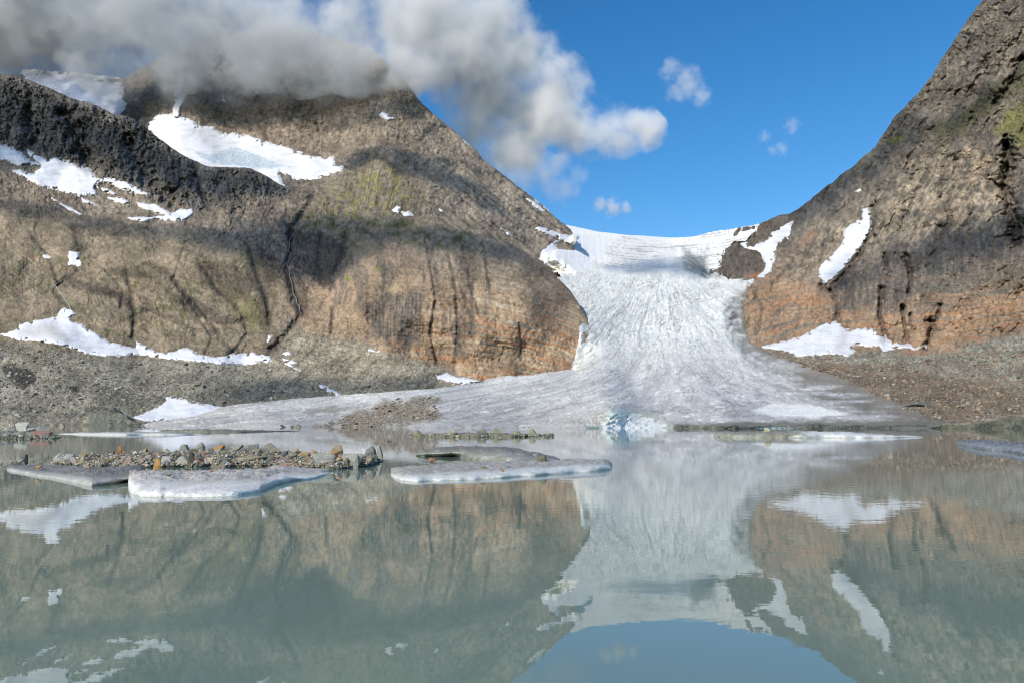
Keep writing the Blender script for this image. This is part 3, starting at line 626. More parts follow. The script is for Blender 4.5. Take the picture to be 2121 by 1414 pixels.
snow('L', [(272,864),(318,846),(346,829),(342,820),(365,822),(402,830),(442,838),(480,845),(500,852),(430,872),(300,872)], 'white snow wedge between the grey scree and the left tip of the glacier', T=4, wd=4, jit=1.5, seed=26)
snow('L', [(817,430),(827,432),(824,438),(816,436)], 'tiny snow fleck on top of the rounded cliff, left of the small patch', T=6, wd=2, jit=.6, seed=27)
snow('L', [(832,441),(846,440),(853,446),(838,449)], 'small snow patch on the rim above the rounded brown cliff', T=9, wd=2, jit=.6, seed=28)
snow('R', [(1545,478),(1572,468),(1562,483),(1550,495),(1548,512),(1575,505),(1592,495),(1600,480),(1625,466),(1641,460),(1640,478),(1632,495),(1612,505),(1607,520),(1603,540),(1598,560),(1590,570),(1562,580),(1578,565),(1587,550),(1580,535),(1575,525),(1560,518),(1543,515),(1534,505),(1533,493)],
     'forked snow gully beside the dark rock outcrop at the top right of the glacier', T=7, wd=3, jit=1.4, seed=29)
snow('R', [(1785,435),(1797,424),(1803,440),(1804,470),(1797,490),(1785,510),(1770,530),(1750,555),(1730,575),(1708,589),(1698,575),(1695,560),(1700,548),(1717,535),(1735,515),(1746,500),(1749,475),(1767,462),(1785,455)], 'steep slanting snow gully high on the right mountainside', T=8, wd=3, jit=1.4, seed=30)
snow('R', [(1572,718),(1600,712),(1650,700),(1690,680),(1710,668),(1735,668),(1750,680),(1765,683),(1790,680),(1810,683),(1835,700),(1842,708),(1870,712),(1895,719),(1916,716),(1900,725),(1880,722),(1855,722),(1830,728),(1822,716),(1800,718),(1772,715),(1762,722),(1775,728),(1755,739),(1720,732),(1700,736),(1650,738),(1640,731),(1608,725)],
     'bright humped snow cone at the foot of the orange cliffs right of the glacier', T=9, wd=4, jit=1.6, seed=31, dirty=[(1745,685),(1765,688),(1750,715),(1735,722)])
snow('R', [(1768,398),(1779,390),(1788,387),(1779,398)], 'tiny snow patch above the steep slanting snow gully', T=7, wd=2, jit=.5, seed=32)

# ------------------------------------------------------------------ lake
def water_mat():
    m, t, p = new_mat('milky_lake_water')
    p.inputs['Base Color'].default_value = (.18, .243, .192, 1)
    p.inputs['Roughness'].default_value = 0.0; p.inputs['IOR'].default_value = 1.333
    tc = t.nodes.new('ShaderNodeTexCoord').outputs['Object']
    mp = t.nodes.new('ShaderNodeMapping'); mp.inputs['Scale'].default_value = (1.0, 2.2, 1); t.links.new(tc, mp.inputs[0])
    n1 = nz(t, 1.1, 3, .5, mp.outputs[0]); n2 = nz(t, .035, 3, .5, tc)
    h = mul(t, n1, mr(t, n2, .42, .62, .25, 1.6))
    b = t.nodes.new('ShaderNodeBump'); b.inputs['Strength'].default_value = .17; b.inputs['Distance'].default_value = .012
    t.links.new(h, b.inputs['Height']); t.links.new(b.outputs[0], p.inputs['Normal'])
    return m
xs = np.array([-6000, 6000.]); V = np.array([[-6000, -1500, 0], [6000, -1500, 0], [6000, 1200, 0], [-6000, 1200, 0.]])
tag(mesh_np('lake_water', V, np.array([[0, 1, 2, 3]]), water_mat(), smooth=False), 'calm milky green glacial lake reflecting the mountains', None, None, 'structure')

# ------------------------------------------------------------------ ice floes, banks and bars on the lake
LOFT = {}
def project(P):
    x, y, z = P[..., 0], P[..., 1], P[..., 2] - CAMH
    d = y * CP + z * SP; return CX + F * x / d, CY - F * (z * CP - y * SP) / d
def on_loft(k, px, py):
    P = LOFT[k]; qx, qy = project(P); c = (qx - px) ** 2 + ((qy - py) * 2) ** 2 + P[..., 1] * .3
    i = np.unravel_index(np.argmin(c), c.shape); return P[i]
def loft(name, front, D, H, U, mat, colf, label, cat=None, group=None, kind=None, n=170, m=44, namp=.04, nsc=1.5, seed=1, face=.3, flat=.93, rd=.12):
    """front: photo pixels of the waterline; D, H, U: (s, metres) for depth, height and undercut"""
    fp = np.array(front, float); s = np.linspace(0, 1, n)
    L = np.concatenate([[0], np.cumsum(np.hypot(*np.diff(fp, axis=0).T))]); L /= L[-1]
    fx = np.interp(s, L, fp[:, 0]); fy = np.interp(s, L, fp[:, 1])
    fy = fy + 1.5 * fbm(fx / 60, fx * 0 + seed, 2, 550) * np.clip((fy - 885) / 60, 0, 1) * np.clip(np.minimum(s, 1 - s) / .1, 0, 1)
    base = np.array([wat(a, b) for a, b in zip(fx, fy)])
    dr = base[:, :2] / np.linalg.norm(base[:, :2], axis=1)[:, None]
    ip = lambda T: np.interp(s, *np.array(T, float).T)
    endt = np.clip(np.minimum(s, 1 - s) / .035, 0, 1) ** .5
    D, H, U = ip(D), ip(H) * (.15 + .85 * endt), ip(U)
    t = np.linspace(0, 1, m); P = np.zeros((n, m, 3)); C = np.zeros((n, m, 3))
    tf = np.clip(t / face, 0, 1); tb = np.clip((t - face) / (1 - face), 0, 1)
    for i in range(n):
        zf = -.12 * H[i] + 1.05 * H[i] * tf ** (.9 - rd)
        df = U[i] * (1 - tf) ** 1.2 * np.sin(np.pi * np.clip(1.15 - tf, 0, 1) / 2) + rd * D[i] * tf ** 2.4
        zb = H[i] * (flat + .25 * np.sin(np.pi * tb) * (1 - tb)) * np.clip((1 - tb) / .25, 0, 1) ** .7 - .12 * H[i] * (tb > .99)
        zt = np.where(t < face, zf * flat, zb); dt = np.where(t < face, df, rd * D[i] + tb * (1 - rd) * D[i])
        P[i, :, :2] = base[i, None, :2] + dr[i] * dt[:, None]; P[i, :, 2] = zt
    nn = fbm(P[..., 0] * nsc + 7 * seed, P[..., 1] * nsc + P[..., 2] * 2 * nsc, 5, 500 + seed, .55)
    n2 = fbm(P[..., 0] * nsc * 3 + 3, (P[..., 2] * 3 + P[..., 1]) * nsc * 2, 4, 520 + seed, .6)
    onf = (t < face)[None, :]
    P[..., 2] += namp * nn * (~onf) * 1.3 * np.clip(H[:, None] * 3, .1, 1); P[..., 2] = np.where(onf, P[..., 2], P[..., 2])
    nl = fbm(P[..., 0] * nsc * .35 + seed, P[..., 2] * nsc * .9, 2, 530 + seed, .5)
    P[..., :2] += dr[:, None, :] * (namp * (2.6 * nl + .6 * nn + .3 * n2) * np.where(onf, 1, .2))[..., None]
    C = colf(P, np.broadcast_to(t, (n, m)), np.broadcast_to(s[:, None], (n, m)), nn, n2)
    LOFT[seed] = P
    idx = np.arange(n * m).reshape(n, m)
    Fq = np.stack([idx[:-1, :-1], idx[1:, :-1], idx[1:, 1:], idx[:-1, 1:]], -1).reshape(-1, 4)
    o = mesh_np(name, P.reshape(-1, 3), Fq, mat, np.clip(C, .02, .85).reshape(-1, 3))
    return tag(o, label, cat, group, kind)
def c_floe(face_col, top_col, fw=.3, dirt=.5):
    def f(P, t, s, nn, n2):
        c = np.ones(t.shape + (3,)) * np.array(face_col)
        c = mix(c, top_col, sstep(fw * .75, fw * 1.25, t + .06 * nn))
        c = mix(c, [.16, .15, .13], sstep(.1, .8, n2 + .5 * nn) * dirt * sstep(fw * .6, fw * 1.3, t))
        gr = fbm(P[..., 0] * 22, P[..., 1] * 16 + P[..., 2] * 22, 2, 540)
        c = mix(c, [.2, .19, .17], sstep(.25, .6, gr) * dirt * .6)
        c = mix(c, [.52, .525, .50], sstep(-.1, .6, nn + .6 * n2) * .45 * sstep(fw * 1.3, fw * .5, t))
        c = mix(c, [.20, .20, .185], thin(P[..., 0] * 1.1 + 9, P[..., 1] * .5 + P[..., 2] * 2, 4, 545, 16) * .5)
        return mix(c, [.7, .7, .68], sstep(.35, .7, -gr) * .25)
    return f
G_FLOE = 'ice floes drifting on the lake'
loft('ice_floe', [(14,973),(60,982),(110,990),(160,1001),(190,1008),(232,1007),(270,1003),(300,996)], [(0,2.5),(.2,7.5),(.6,9),(1,10)], [(0,.16),(.3,.2),(.6,.3),(1,.3)],
     [(0,0),(.5,.05),(.65,.5),(.8,1.6),(1,2.4)], M_FLOE, c_floe((.40,.395,.34), (.215,.205,.185), .3, .8), 'grey gravel dusted ice floe at the far left, in front of the stony bar', 'ice floe', G_FLOE, seed=1, namp=.08, nsc=1.1, face=.4, rd=.3)
loft('ice_floe', [(265,990),(266,1008),(272,1020),(290,1027),(350,1028),(420,1027),(500,1025),(538,1022),(556,1014),(575,1006),(600,1000),(628,995),(655,990),(682,981)],
     [(0,7),(.12,9.0),(.5,10),(.75,10),(1,3.5)], [(0,.18),(.08,.36),(.2,.40),(.33,.31),(.5,.35),(.6,.32),(.7,.30),(.78,.32),(.85,.22),(1,.10)], [(0,.05),(.6,.05),(.66,.5),(.72,1.1),(.84,.8),(.9,.15),(1,.1)],
     M_FLOE, c_floe((.80,.78,.72), (.53,.49,.43), .42, .4), 'thick white ice floe with a rounded front and undercut right end', 'ice floe', G_FLOE, n=240, m=60, seed=2, namp=.06, face=.5, rd=.34)
loft('ice_floe', [(810,984),(816,990),(832,995),(865,997),(930,994),(1000,991),(1050,988),(1100,985),(1150,981),(1200,977),(1240,974),(1268,971)],
     [(0,6),(.1,8),(.4,10),(.7,9),(1,5)], [(0,.15),(.08,.24),(.4,.30),(.8,.34),(1,.34)], [(0,.05),(1,.08)], M_FLOE, c_floe((.70,.69,.63), (.43,.40,.345), .34, .5),
     'long flat white edged ice floe in the middle of the lake', 'ice floe', G_FLOE, n=220, seed=3, namp=.06, face=.4, rd=.2)
loft('ice_floe', [(862,944),(880,946),(920,946),(955,946),(970,951),(1010,956),(1060,960),(1110,962),(1160,960)], [(0,4),(.3,9),(.7,10),(1,6)], [(0,.28),(.3,.52),(.6,.62),(.85,.35),(1,.12)],
     [(0,.6),(.25,2.2),(.4,.6),(.5,.1),(1,.1)], M_FLOE, c_floe((.26,.25,.19), (.19,.18,.15), .3, .7), 'low dark gravel covered ice mound just behind the long flat floe', 'ice floe', G_FLOE, seed=4, namp=.09, nsc=.8, rd=.25)
loft('ice_floe', [(1981,917),(2000,924),(2030,928),(2060,932),(2090,936),(2121,941),(2180,944),(2260,940)], [(0,5),(.3,12),(1,16)], [(0,.25),(.15,.5),(.5,.5),(1,.55)], [(0,.2),(.4,.2),(.6,.6),(1,.2)],
     M_FLOE, c_floe((.22,.235,.25), (.15,.155,.165), .3, .7), 'dark blue grey ice floe at the right edge of the lake', 'ice floe', G_FLOE, seed=5, namp=.2, nsc=1.1, rd=.3)
loft('ice_floe', [(1478,904),(1520,905),(1600,906),(1700,906),(1800,906),(1912,905)], [(0,8),(.5,7),(1,2)], [(0,.75),(.25,.7),(.45,.85),(.6,.75),(.8,.4),(1,.12)], [(0,.1),(1,.1)],
     M_FLOE, lambda P, t, s, nn, n2: mix(c_floe((.22,.21,.15), (.26,.24,.18), .3, .6)(P, t, s, nn, n2), [.62,.62,.60], sstep(.36, .5, s + .06 * nn) * .9),
     'thin low strip of ice, gravel covered at one end and white at the other', 'ice floe', G_FLOE, seed=6, namp=.12, nsc=.5)
loft('ice_floe', [(118,898),(180,899),(260,900),(340,900),(430,899)], [(0,6),(.5,12),(1,4)], [(0,.1),(.3,.45),(.6,.45),(1,.1)], [(0,.1),(1,.1)], M_FLOE, c_floe((.55,.55,.50), (.36,.35,.31), .3, .4),
     'low pale sheet of ice between the boulder bar and the glacier tip', 'ice floe', G_FLOE, seed=7, namp=.12, nsc=.3)
loft('gravel_bar', [(330,892),(420,894),(500,894),(560,893),(622,892)], [(0,8),(.5,14),(1,4)], [(0,.2),(.3,.5),(1,.08)], [(0,.1),(1,.1)], M_GRAVEL,
     lambda P, t, s, nn, n2: np.ones(t.shape + (3,)) * np.array([.2,.195,.155]) * (1 + .3 * n2)[..., None], 'low thin olive gravel bar lying before the debris on the glacier', 'gravel bar', 'bars of stones in the lake', seed=8, namp=.2, nsc=.3)
def c_bank(P, t, s, nn, n2):
    c = np.ones(t.shape + (3,)) * np.array([.165, .165, .135]); c = mix(c, [.28, .27, .22], sstep(0, .6, nn) * .6)
    c = mix(c, [.09, .09, .075], sstep(.1, .6, n2) * .7)
    return mix(c, [.30, .40, .43], sstep(.25, .1, t) * sstep(.30, .36, s + .03 * nn) * sstep(.5, .42, s + .03 * nn) * .8)
loft('ice_bank', [(-120,880),(0,880),(60,880),(130,880),(180,880),(225,881),(258,881),(300,881)], [(0,25),(1,20)], [(0,9),(.35,10),(.48,8),(.6,10),(.8,12),(.9,7),(1,1)], [(0,1),(.3,1),(.42,5),(.5,4),(.62,1),(1,1)], M_SCREE, c_bank,
     'dirty olive ice bank at the foot of the grey scree on the left shore', 'ice bank', 'dirty ice banks on the shore', seed=9, namp=2.6, nsc=.055, m=60)
loft('ice_bank', [(1920,886),(1960,886.5),(2000,886.5),(2060,886.5),(2121,886.5),(2260,886.5)], [(0,6),(1,18)], [(0,.6),(.2,1.6),(.33,2.6),(.5,5.0),(.62,5.4),(1,4.5)], [(0,.2),(.3,.4),(.4,2.5),(.5,.4),(1,.3)], M_SCREE,
     lambda P, t, s, nn, n2: mix(np.ones(t.shape + (3,)) * np.array([.145, .145, .105]) * (1 + .2 * nn)[..., None], [.33, .28, .2], sstep(.26, .36, t + .04 * nn) * .8),
     'olive ice bank with a sandy top on the right shore', 'ice bank', 'dirty ice banks on the shore', seed=10, namp=.9, nsc=.12)
loft('ice_bank', [(1395,886),(1440,886.5),(1520,887),(1600,886.5),(1680,887),(1780,886.5),(1925,886)], [(0,3),(1,6)], [(0,1.6),(.06,1.0),(.3,.9),(.5,1.1),(.55,2),(.62,1.3),(.8,1.1),(1,1.4)], [(0,.2),(1,.2)], M_SCREE, c_bank,
     'thin dark silt rim between the glacier front and the water, right of the ice cave', 'ice bank', 'dirty ice banks on the shore', seed=11, namp=.5, nsc=.25)
def hollow():
    """the grey ice lens with a dark mouth, standing out of the brown debris on the right"""
    n, m = 90, 40; V = []; C = []
    for i in range(n):
        s = i / (n - 1); px = 1932 + 90 * s
        for j in range(m):
            t = j / (m - 1); hgt = 17 * math.sin(math.pi * s) ** .7
            py = 846 - 3 * math.sin(math.pi * s) - hgt * t + 2 * s
            Y = 425 + 9 * (1 - t) ** 2 * (1 if .1 < s < .6 else .3) - 4 * math.sin(math.pi * t) * math.sin(math.pi * s)
            V.append(world(np.array(px), np.array(py), np.array(Y)))
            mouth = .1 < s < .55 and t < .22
            C.append((.01, .01, .01) if mouth else (.155, .155, .135))  # dark mouth: shade of the hollow painted as near black
    V = np.array(V); C = np.array(C); C *= (1 + .4 * fbm(V[:, 0] / 1.6, V[:, 2] / 5, 3, 600))[:, None]
    base = sample('R', np.linspace(1932, 2022, n), np.full(n, 838.)).mean()
    V[:, 1] += base - 431; 
    idx = np.arange(n * m).reshape(n, m)
    Fq = np.stack([idx[:-1, :-1], idx[1:, :-1], idx[1:, 1:], idx[:-1, 1:]], -1).reshape(-1, 4)
    tag(mesh_np('ice_block', V, Fq, M_SCREE, np.clip(C, .01, .6)), 'lens shaped grey ice block with a dark mouth on the right shore', 'ice block')
hollow()

# the stony bar in the foreground: a low mound, then stones on it
BF = [(108,958),(150,962),(220,965),(300,967),(400,966),(520,967),(620,969),(700,972),(760,966),(792,954)]
BAR_H = [(0,.12),(.08,.30),(.25,.50),(.5,.58),(.75,.46),(.92,.40),(1,.15)]
BAR_D = [(0,3),(.1,7),(.5,9.5),(.9,7),(1,2)]
loft('stony_bar', BF, BAR_D, BAR_H, [(0,.05),(1,.05)], M_GRAVEL, lambda P, t, s, nn, n2: mix(np.ones(t.shape + (3,)) * np.array([.19,.175,.14]) * (1 + .35 * n2)[..., None], [.26,.2,.14], sstep(0, .6, nn)),
     'long low bar of rubble rising from the lake in the left foreground', 'stony bar', 'bars of stones in the lake', seed=12, namp=.10, nsc=1.2, n=260, m=60, flat=.8)
loft('stony_bar', [(-90,907),(0,907),(60,907),(100,907),(128,905)], [(0,14),(.8,12),(1,3)], [(0,.9),(.6,.8),(.9,.5),(1,.1)], [(0,.1),(1,.1)], M_GRAVEL, lambda P, t, s, nn, n2: np.ones(t.shape + (3,)) * np.array([.22,.21,.18]) * (1 + .35 * n2)[..., None],
     'small bar of pale and reddish boulders at the left edge of the lake', 'stony bar', 'bars of stones in the lake', seed=13, namp=.2, nsc=.6)
loft('stony_bar', [(845,902),(900,903),(980,904),(1060,904),(1148,900)], [(0,2),(.5,6),(1,1)], [(0,.1),(.3,.5),(.6,.5),(1,.1)], [(0,.1),(1,.1)], M_GRAVEL, lambda P, t, s, nn, n2: np.ones(t.shape + (3,)) * np.array([.19,.18,.13]) * (1 + .35 * n2)[..., None],
     'thin row of olive stones breaking the surface in front of the glacier', 'stony bar', 'bars of stones in the lake', seed=14, namp=.12, nsc=.8)

def stone_mat():
    m, t, p = new_mat('broken_stone'); oi = t.nodes.new('ShaderNodeObjectInfo')
    tc = t.nodes.new('ShaderNodeTexCoord').outputs['Object']
    mp = t.nodes.new('ShaderNodeMapping'); mp.inputs['Scale'].default_value = (1, 1, 3.5); t.links.new(tc, mp.inputs[0])
    n1 = nz(t, 3.0, 6, .7, mp.outputs[0]); n2 = nz(t, 14, 4, .6, tc)
    s = mul(t, mr(t, n1, .3, .7, .62, 1.35), mr(t, n2, .3, .7, .8, 1.2))
    vm = t.nodes.new('ShaderNodeVectorMath'); vm.operation = 'SCALE'
    t.links.new(oi.outputs['Color'], vm.inputs[0]); t.links.new(s, vm.inputs['Scale']); t.links.new(vm.outputs[0], p.inputs['Base Color'])
    p.inputs['Roughness'].default_value = .85
    b = t.nodes.new('ShaderNodeBump'); b.inputs['Strength'].default_value = .8; b.inputs['Distance'].default_value = .08
    t.links.new(n1, b.inputs['Height']); t.links.new(b.outputs[0], p.inputs['Normal'])
    return m
M_RS = stone_mat()
def hull_verts(rng, n, squash=(1, 1, 1), peak=0):
    v = rng.normal(size=(n, 3)); v /= np.linalg.norm(v, axis=1)[:, None]; v *= rng.uniform(.75, 1.1, (n, 1))
    v = np.sign(v) * np.abs(v) ** .8
    if peak: v[:, :2] *= (1 - peak * np.clip(v[:, 2:3], 0, 1))
    return v * np.array(squash)
def hull_mesh(name, v):
    bm = bmesh.new(); vs = [bm.verts.new(p) for p in v]
    r = bmesh.ops.convex_hull(bm, input=vs); bmesh.ops.delete(bm, geom=[e for e in bm.verts if not e.link_faces], context='VERTS')
    bmesh.ops.bevel(bm, geom=list(bm.edges), offset=.035, segments=1, affect='EDGES')
    me = bpy.data.meshes.new(name); bm.to_mesh(me); bm.free(); me.materials.append(M_RS)
    return me
ROCKS = [hull_mesh('rock', hull_verts(np.random.default_rng(50 + i), int(10 + i % 5 * 2), [(1,.8,.6),(1,.9,.8),(1,.7,.35),(.9,.8,1.0)][i % 4], .6 if i % 4 == 3 else 0)) for i in range(20)]
GREY, TAN, ORNG, REDD, PALE, DARK, OLIV = (.27,.26,.225), (.33,.27,.19), (.42,.22,.08), (.36,.15,.09), (.50,.485,.45), (.06,.06,.06), (.22,.215,.15)
def rock(px, py, wpx, hpx, colr, label, z=0.0, mesh=None, rot=None, group=None, sink=.25, dep=.8, at=None):
    if at is not None: p = Vector(at); z = p.z
    else: p = wat(px, py, z)
    k = p.y / F; rg = random
    if wpx > 24 and p.y < 60: wpx, hpx = wpx * .86, hpx * .86
    o = bpy.data.objects.new('rock', ROCKS[mesh if mesh is not None else rg.randrange(20)]); COL.objects.link(o)
    sx, sz = wpx * k / 2, hpx * k / 2 / .8
    d = o.data; zs = [v.co.z for v in d.vertices]; xs_ = [v.co.x for v in d.vertices]
    o.scale = (wpx * k / (max(xs_) - min(xs_)), wpx * k * dep / 2, hpx * k * (1 + sink) / (max(zs) - min(zs)))
    o.location = (p.x, p.y + sx * dep * .6, z - min(zs) * o.scale[2] - hpx * k * sink)
    if rot is not None: o.rotation_euler = rot
    kb = rg.uniform(.85, 1.12); o.color = (colr[0] * kb, colr[1] * kb * rg.uniform(.97, 1.02), colr[2] * kb * rg.uniform(.84, .96), 1)
    return tag(o, label, 'rock', group)
G_R = 'rocks heaped on the stony bar'
named = [
 (693,932,34,26,(.36,.28,.2),'large peaked tan rock crowning the right half of the stony bar',.42,3),(567,928,40,23,(.33,.30,.23),'big rounded olive tan boulder on the crest of the stony bar',.5,1),
 (524,924,26,18,(.24,.25,.26),'blue grey boulder just left of the big rounded boulder on the crest',.5,5),(487,921,32,14,(.31,.30,.27),'wide pale grey rock on the crest of the stony bar, above the orange rock',.55,0),
 (766,944,28,28,(.20,.19,.2),'dark grey triangular rock near the right end of the stony bar',.2,7),(785,944,14,26,(.40,.39,.33),'pale upright block at the very right end of the stony bar',.1,9),
 (453,934,28,16,ORNG,'bright orange rock high on the stony bar',.4,0),(409,962,17,14,REDD,'brick red block at the front water edge of the stony bar',.02,1),
 (370,961,44,20,(.40,.38,.35),'broad pale grey wedge at the front edge of the stony bar',.03,12),(395,960,18,26,DARK,'black rock between the broad pale wedge and the red block',.02,11),
 (678,950,16,14,(.55,.45,.22),'yellow and white speckled rock right of centre on the stony bar',.25,4),(690,940,28,12,(.42,.28,.13),'flat orange brown slab under the large peaked rock',.3,2),
 (662,968,62,34,(.30,.30,.285),'large grey folded slab at the front of the right half of the bar',0.0,6),(722,969,44,34,(.33,.33,.31),'large grey slab leaning at the front right of the bar',0.0,10),
 (121,955,30,20,(.44,.43,.41),'pale grey rock at the left end of the stony bar',.02,8),(139,954,26,18,(.38,.38,.37),'light grey rock second from the left end of the stony bar',.02,13),
 (152,960,17,15,(.42,.36,.34),'pinkish rock at the water near the left end of the bar',.0,1),(169,960,12,17,(.42,.40,.26),'yellowish upright stone at the water near the left end of the bar',.0,3),
 (520,957,70,16,(.30,.265,.215),'long layered olive slab across the middle of the stony bar',.12,2),(560,962,22,18,(.16,.15,.15),'dark cleft rock at the right end of the layered slab',.05,15),
 (650,945,16,14,(.40,.22,.12),'rust coloured rock left of the yellow speckled rock',.3,4),(628,944,24,10,(.45,.33,.17),'ochre flat rock in the middle right of the bar',.3,14),
 (433,958,14,12,(.5,.44,.36),'cream rounded stone right of the red block',.06,5),(340,960,24,15,(.35,.34,.32),'grey rock left of the broad pale wedge',.03,16),
 (265,958,16,14,(.42,.30,.24),'pink brown stone near the front left of the bar',.03,17),(290,960,26,12,(.36,.35,.33),'flat grey stone left of the lilac grey rock',.02,18),
 (598,966,24,9,(.42,.22,.15),'flat reddish stone at the front water edge right of the layered slab',.0,2),(625,966,22,10,(.36,.33,.22),'flat olive tan stone right of the flat reddish stone at the water',.0,6),
 (245,935,12,15,ORNG,'small upright orange stone on the left half of the bar crest',.4,3),(380,934,20,16,(.30,.29,.25),'grey green rock on the crest above the broad pale wedge',.42,9),
 (410,928,18,18,(.27,.26,.22),'dark olive pointed rock on the crest left of the orange rock',.48,7),(745,962,28,8,(.40,.2,.1),'low rust red stone at the front near the right end of the bar',.02,2)]
for px, py, wp, hp, cc, lb, z, me in named: rock(px, py, wp, hp, cc, lb, z, me, at=on_loft(12, px, py))
for px, py, wp, hp, cc, lb, z, me in [
 (324,975,18,25,(.50,.30,.10),'orange and cream wedge shaped stone standing on ice before the bar',.22,3),(80,969,13,6,(.55,.33,.1),'small orange stone lying on the grey left floe',.24,0),
 (178,969,15,8,(.46,.36,.25),'small tan stone lying on the grey left floe nearer the bar',.28,4),(53,958,9,18,(.02,.02,.02),'small black pointed stone at the back of the grey left floe',.12,3),
 (42,957,16,8,(.3,.3,.29),'grey stone beside the black pointed stone',.1,0),(437,976,9,3,(.5,.22,.12),'tiny red stone on the thick white floe',.40,2),(348,985,16,4,(.25,.24,.15),'tiny olive pebble heap on the thick white floe',.42,2),
 (895,954,16,7,(.34,.16,.10),'rusty brown stone in the gap before the dark ice mound',.05,4),(1124,956,20,16,(.17,.17,.11),'dark olive block standing on the right of the dark ice mound',.35,7),
 (1040,975,10,7,(.42,.25,.12),'small brown stone on the edge of the long flat floe',.3,1),(1000,969,14,4,(.36,.32,.2),'tiny tan stone on the long flat floe',.3,2),(1108,943,8,5,(.45,.42,.34),'tiny cream stone on the dark ice mound',.42,5)]:
    rock(px, py, wp, hp, cc, lb, z, me)
for px, py, wp, hp, cc, lb, z, me in [
 (41,894,27,20,(.55,.545,.53),'big white boulder on the small bar at the left edge',.55,5),(64,893,28,8,(.30,.30,.32),'flat blue grey slab right of the big white boulder',.6,2),(83,893,22,13,(.34,.34,.33),'grey angular boulder right of the flat blue grey slab',.6,8),
 (74,903,44,11,(.33,.17,.14),'long brick red slab on the small bar at the left edge',.25,6),(108,906,18,11,(.33,.33,.30),'grey boulder at the right tip of the small bar',.0,1),(14,898,34,14,(.33,.33,.32),'grey boulder at the left edge left of the white boulder',.4,4),
 (12,907,22,9,(.30,.29,.22),'small olive rock at the water at the left edge',0,9),(40,907,14,8,(.36,.35,.32),'small grey rock at the water below the big white boulder',0,13),(78,907,7,6,(.5,.16,.07),'small bright red stone at the water below the brick red slab',0,3),
 (127,883,11,7,(.3,.26,.2),'small tan rock alone in the water before the left ice bank',0,9),(867,903,24,14,(.30,.28,.20),'tan boulder at the left end of the row of olive stones',0,8),(937,901,20,13,(.34,.30,.25),'pinkish boulder second from the left in the row of olive stones',.2,3),
 (997,900,20,11,OLIV,'olive boulder left of centre in the row of stones',.25,5),(1033,899,24,13,(.25,.24,.16),'largest olive boulder in the row of stones before the glacier',.25,1),(1070,901,18,10,OLIV,'olive boulder right of the largest one in the row of stones',.2,4),
 (1102,901,18,13,(.30,.29,.22),'pale olive boulder near the right end of the row of stones',.15,9),(1140,901,16,5,(.3,.3,.28),'low grey stone at the right tip of the row of stones',0,2),(1590,898,16,13,(.40,.37,.28),'pale tan boulder standing on the thin low ice strip',.5,3),
 (1580,897,10,6,(.13,.12,.09),'small dark stone beside the pale boulder on the thin ice strip',.5,4),(1966,884,14,9,(.50,.49,.46),'white boulder on the right shore beside the sandy topped bank',0,5),(586,884,12,5,(.06,.06,.06),'small black rock at the glacier edge left of the debris band',0,1),
 (605,884,8,4,(.12,.12,.1),'tiny dark rock right of the small black rock at the glacier edge',0,5),(616,884,12,6,(.24,.23,.2),'grey rock at the left end of the debris band on the glacier edge',0,9)]:
    rock(px, py, wp, hp, cc, lb, z, me)
rr = random.Random(11)
KL = [(GREY,'grey angular rock in the heap on the stony bar'),(TAN,'tan angular rock in the heap on the stony bar'),((.34,.25,.16),'orange brown rock in the heap on the stony bar'),(PALE,'pale rock in the heap on the stony bar'),(OLIV,'olive rock in the heap on the stony bar'),((.14,.14,.14),'dark rock in the heap on the stony bar')]
fpx = np.array(BF, float)
PB = LOFT[12]
for i in range(225):
    a = rr.randrange(6, PB.shape[0] - 6); b = rr.choice([rr.randrange(8, 22), rr.randrange(20, 46), rr.randrange(20, 54)])
    p = PB[a, b]; w_ = rr.choice([6, 7, 8, 9, 10, 12, 14, 18])
    cc, lb = KL[rr.choices(range(6), (30, 26, 12, 12, 14, 6))[0]]
    rock(0, 0, w_, w_ * rr.uniform(.4, .8), cc, lb, 0, rot=(rr.uniform(-.35, .35), rr.uniform(-.35, .35), rr.uniform(-.8, .8)), group=G_R, at=p, sink=.15)
def scatter(name, n, place, palette, label, seed, mat):
    """many small stones as one object"""
    rg = np.random.default_rng(seed); protos = []
    for i in range(8):
        bm = bmesh.new(); vs = [bm.verts.new(p) for p in hull_verts(rg, 9, (1, .8, .65))]
        bmesh.ops.convex_hull(bm, input=vs); bmesh.ops.delete(bm, geom=[e for e in bm.verts if not e.link_faces], context='VERTS')
        bmesh.ops.triangulate(bm, faces=bm.faces); bm.verts.index_update()
        protos.append((np.array([v.co[:] for v in bm.verts]), np.array([[v.index for v in f.verts] for f in bm.faces]))); bm.free()
    V, Fs, C, k = [], [], [], 0
    for _ in range(n):
        r = place(rg)
        if r is None: continue
        p, size = r; v, f = protos[rg.integers(8)]; a = rg.uniform(0, 6.3); ca, sa = math.cos(a), math.sin(a)
        vv = v * size * rg.uniform(.7, 1.3, 3); vv = vv @ np.array([[ca, sa, 0], [-sa, ca, 0], [0, 0, 1]]) + np.array(p)
        V.append(vv); Fs.append(f + k); k += len(v); C.append(np.tile(np.array(palette[rg.integers(len(palette))]) * rg.uniform(.7, 1.3), (len(v), 1)))
    return tag(mesh_np(name, np.concatenate(V), np.concatenate(Fs), mat, np.concatenate(C), smooth=False), label, None, None, 'stuff')
def pl_bar(rg):
    p = PB[rg.integers(1, PB.shape[0] - 1), rg.integers(4, 54)]; q = PB[rg.integers(1, PB.shape[0] - 1), 5]
    return (p[0] + rg.uniform(-.05, .05), p[1] + rg.uniform(-.15, .15), max(p[2], 0) + .015), rg.choice([.035, .05, .07, .1, .13])
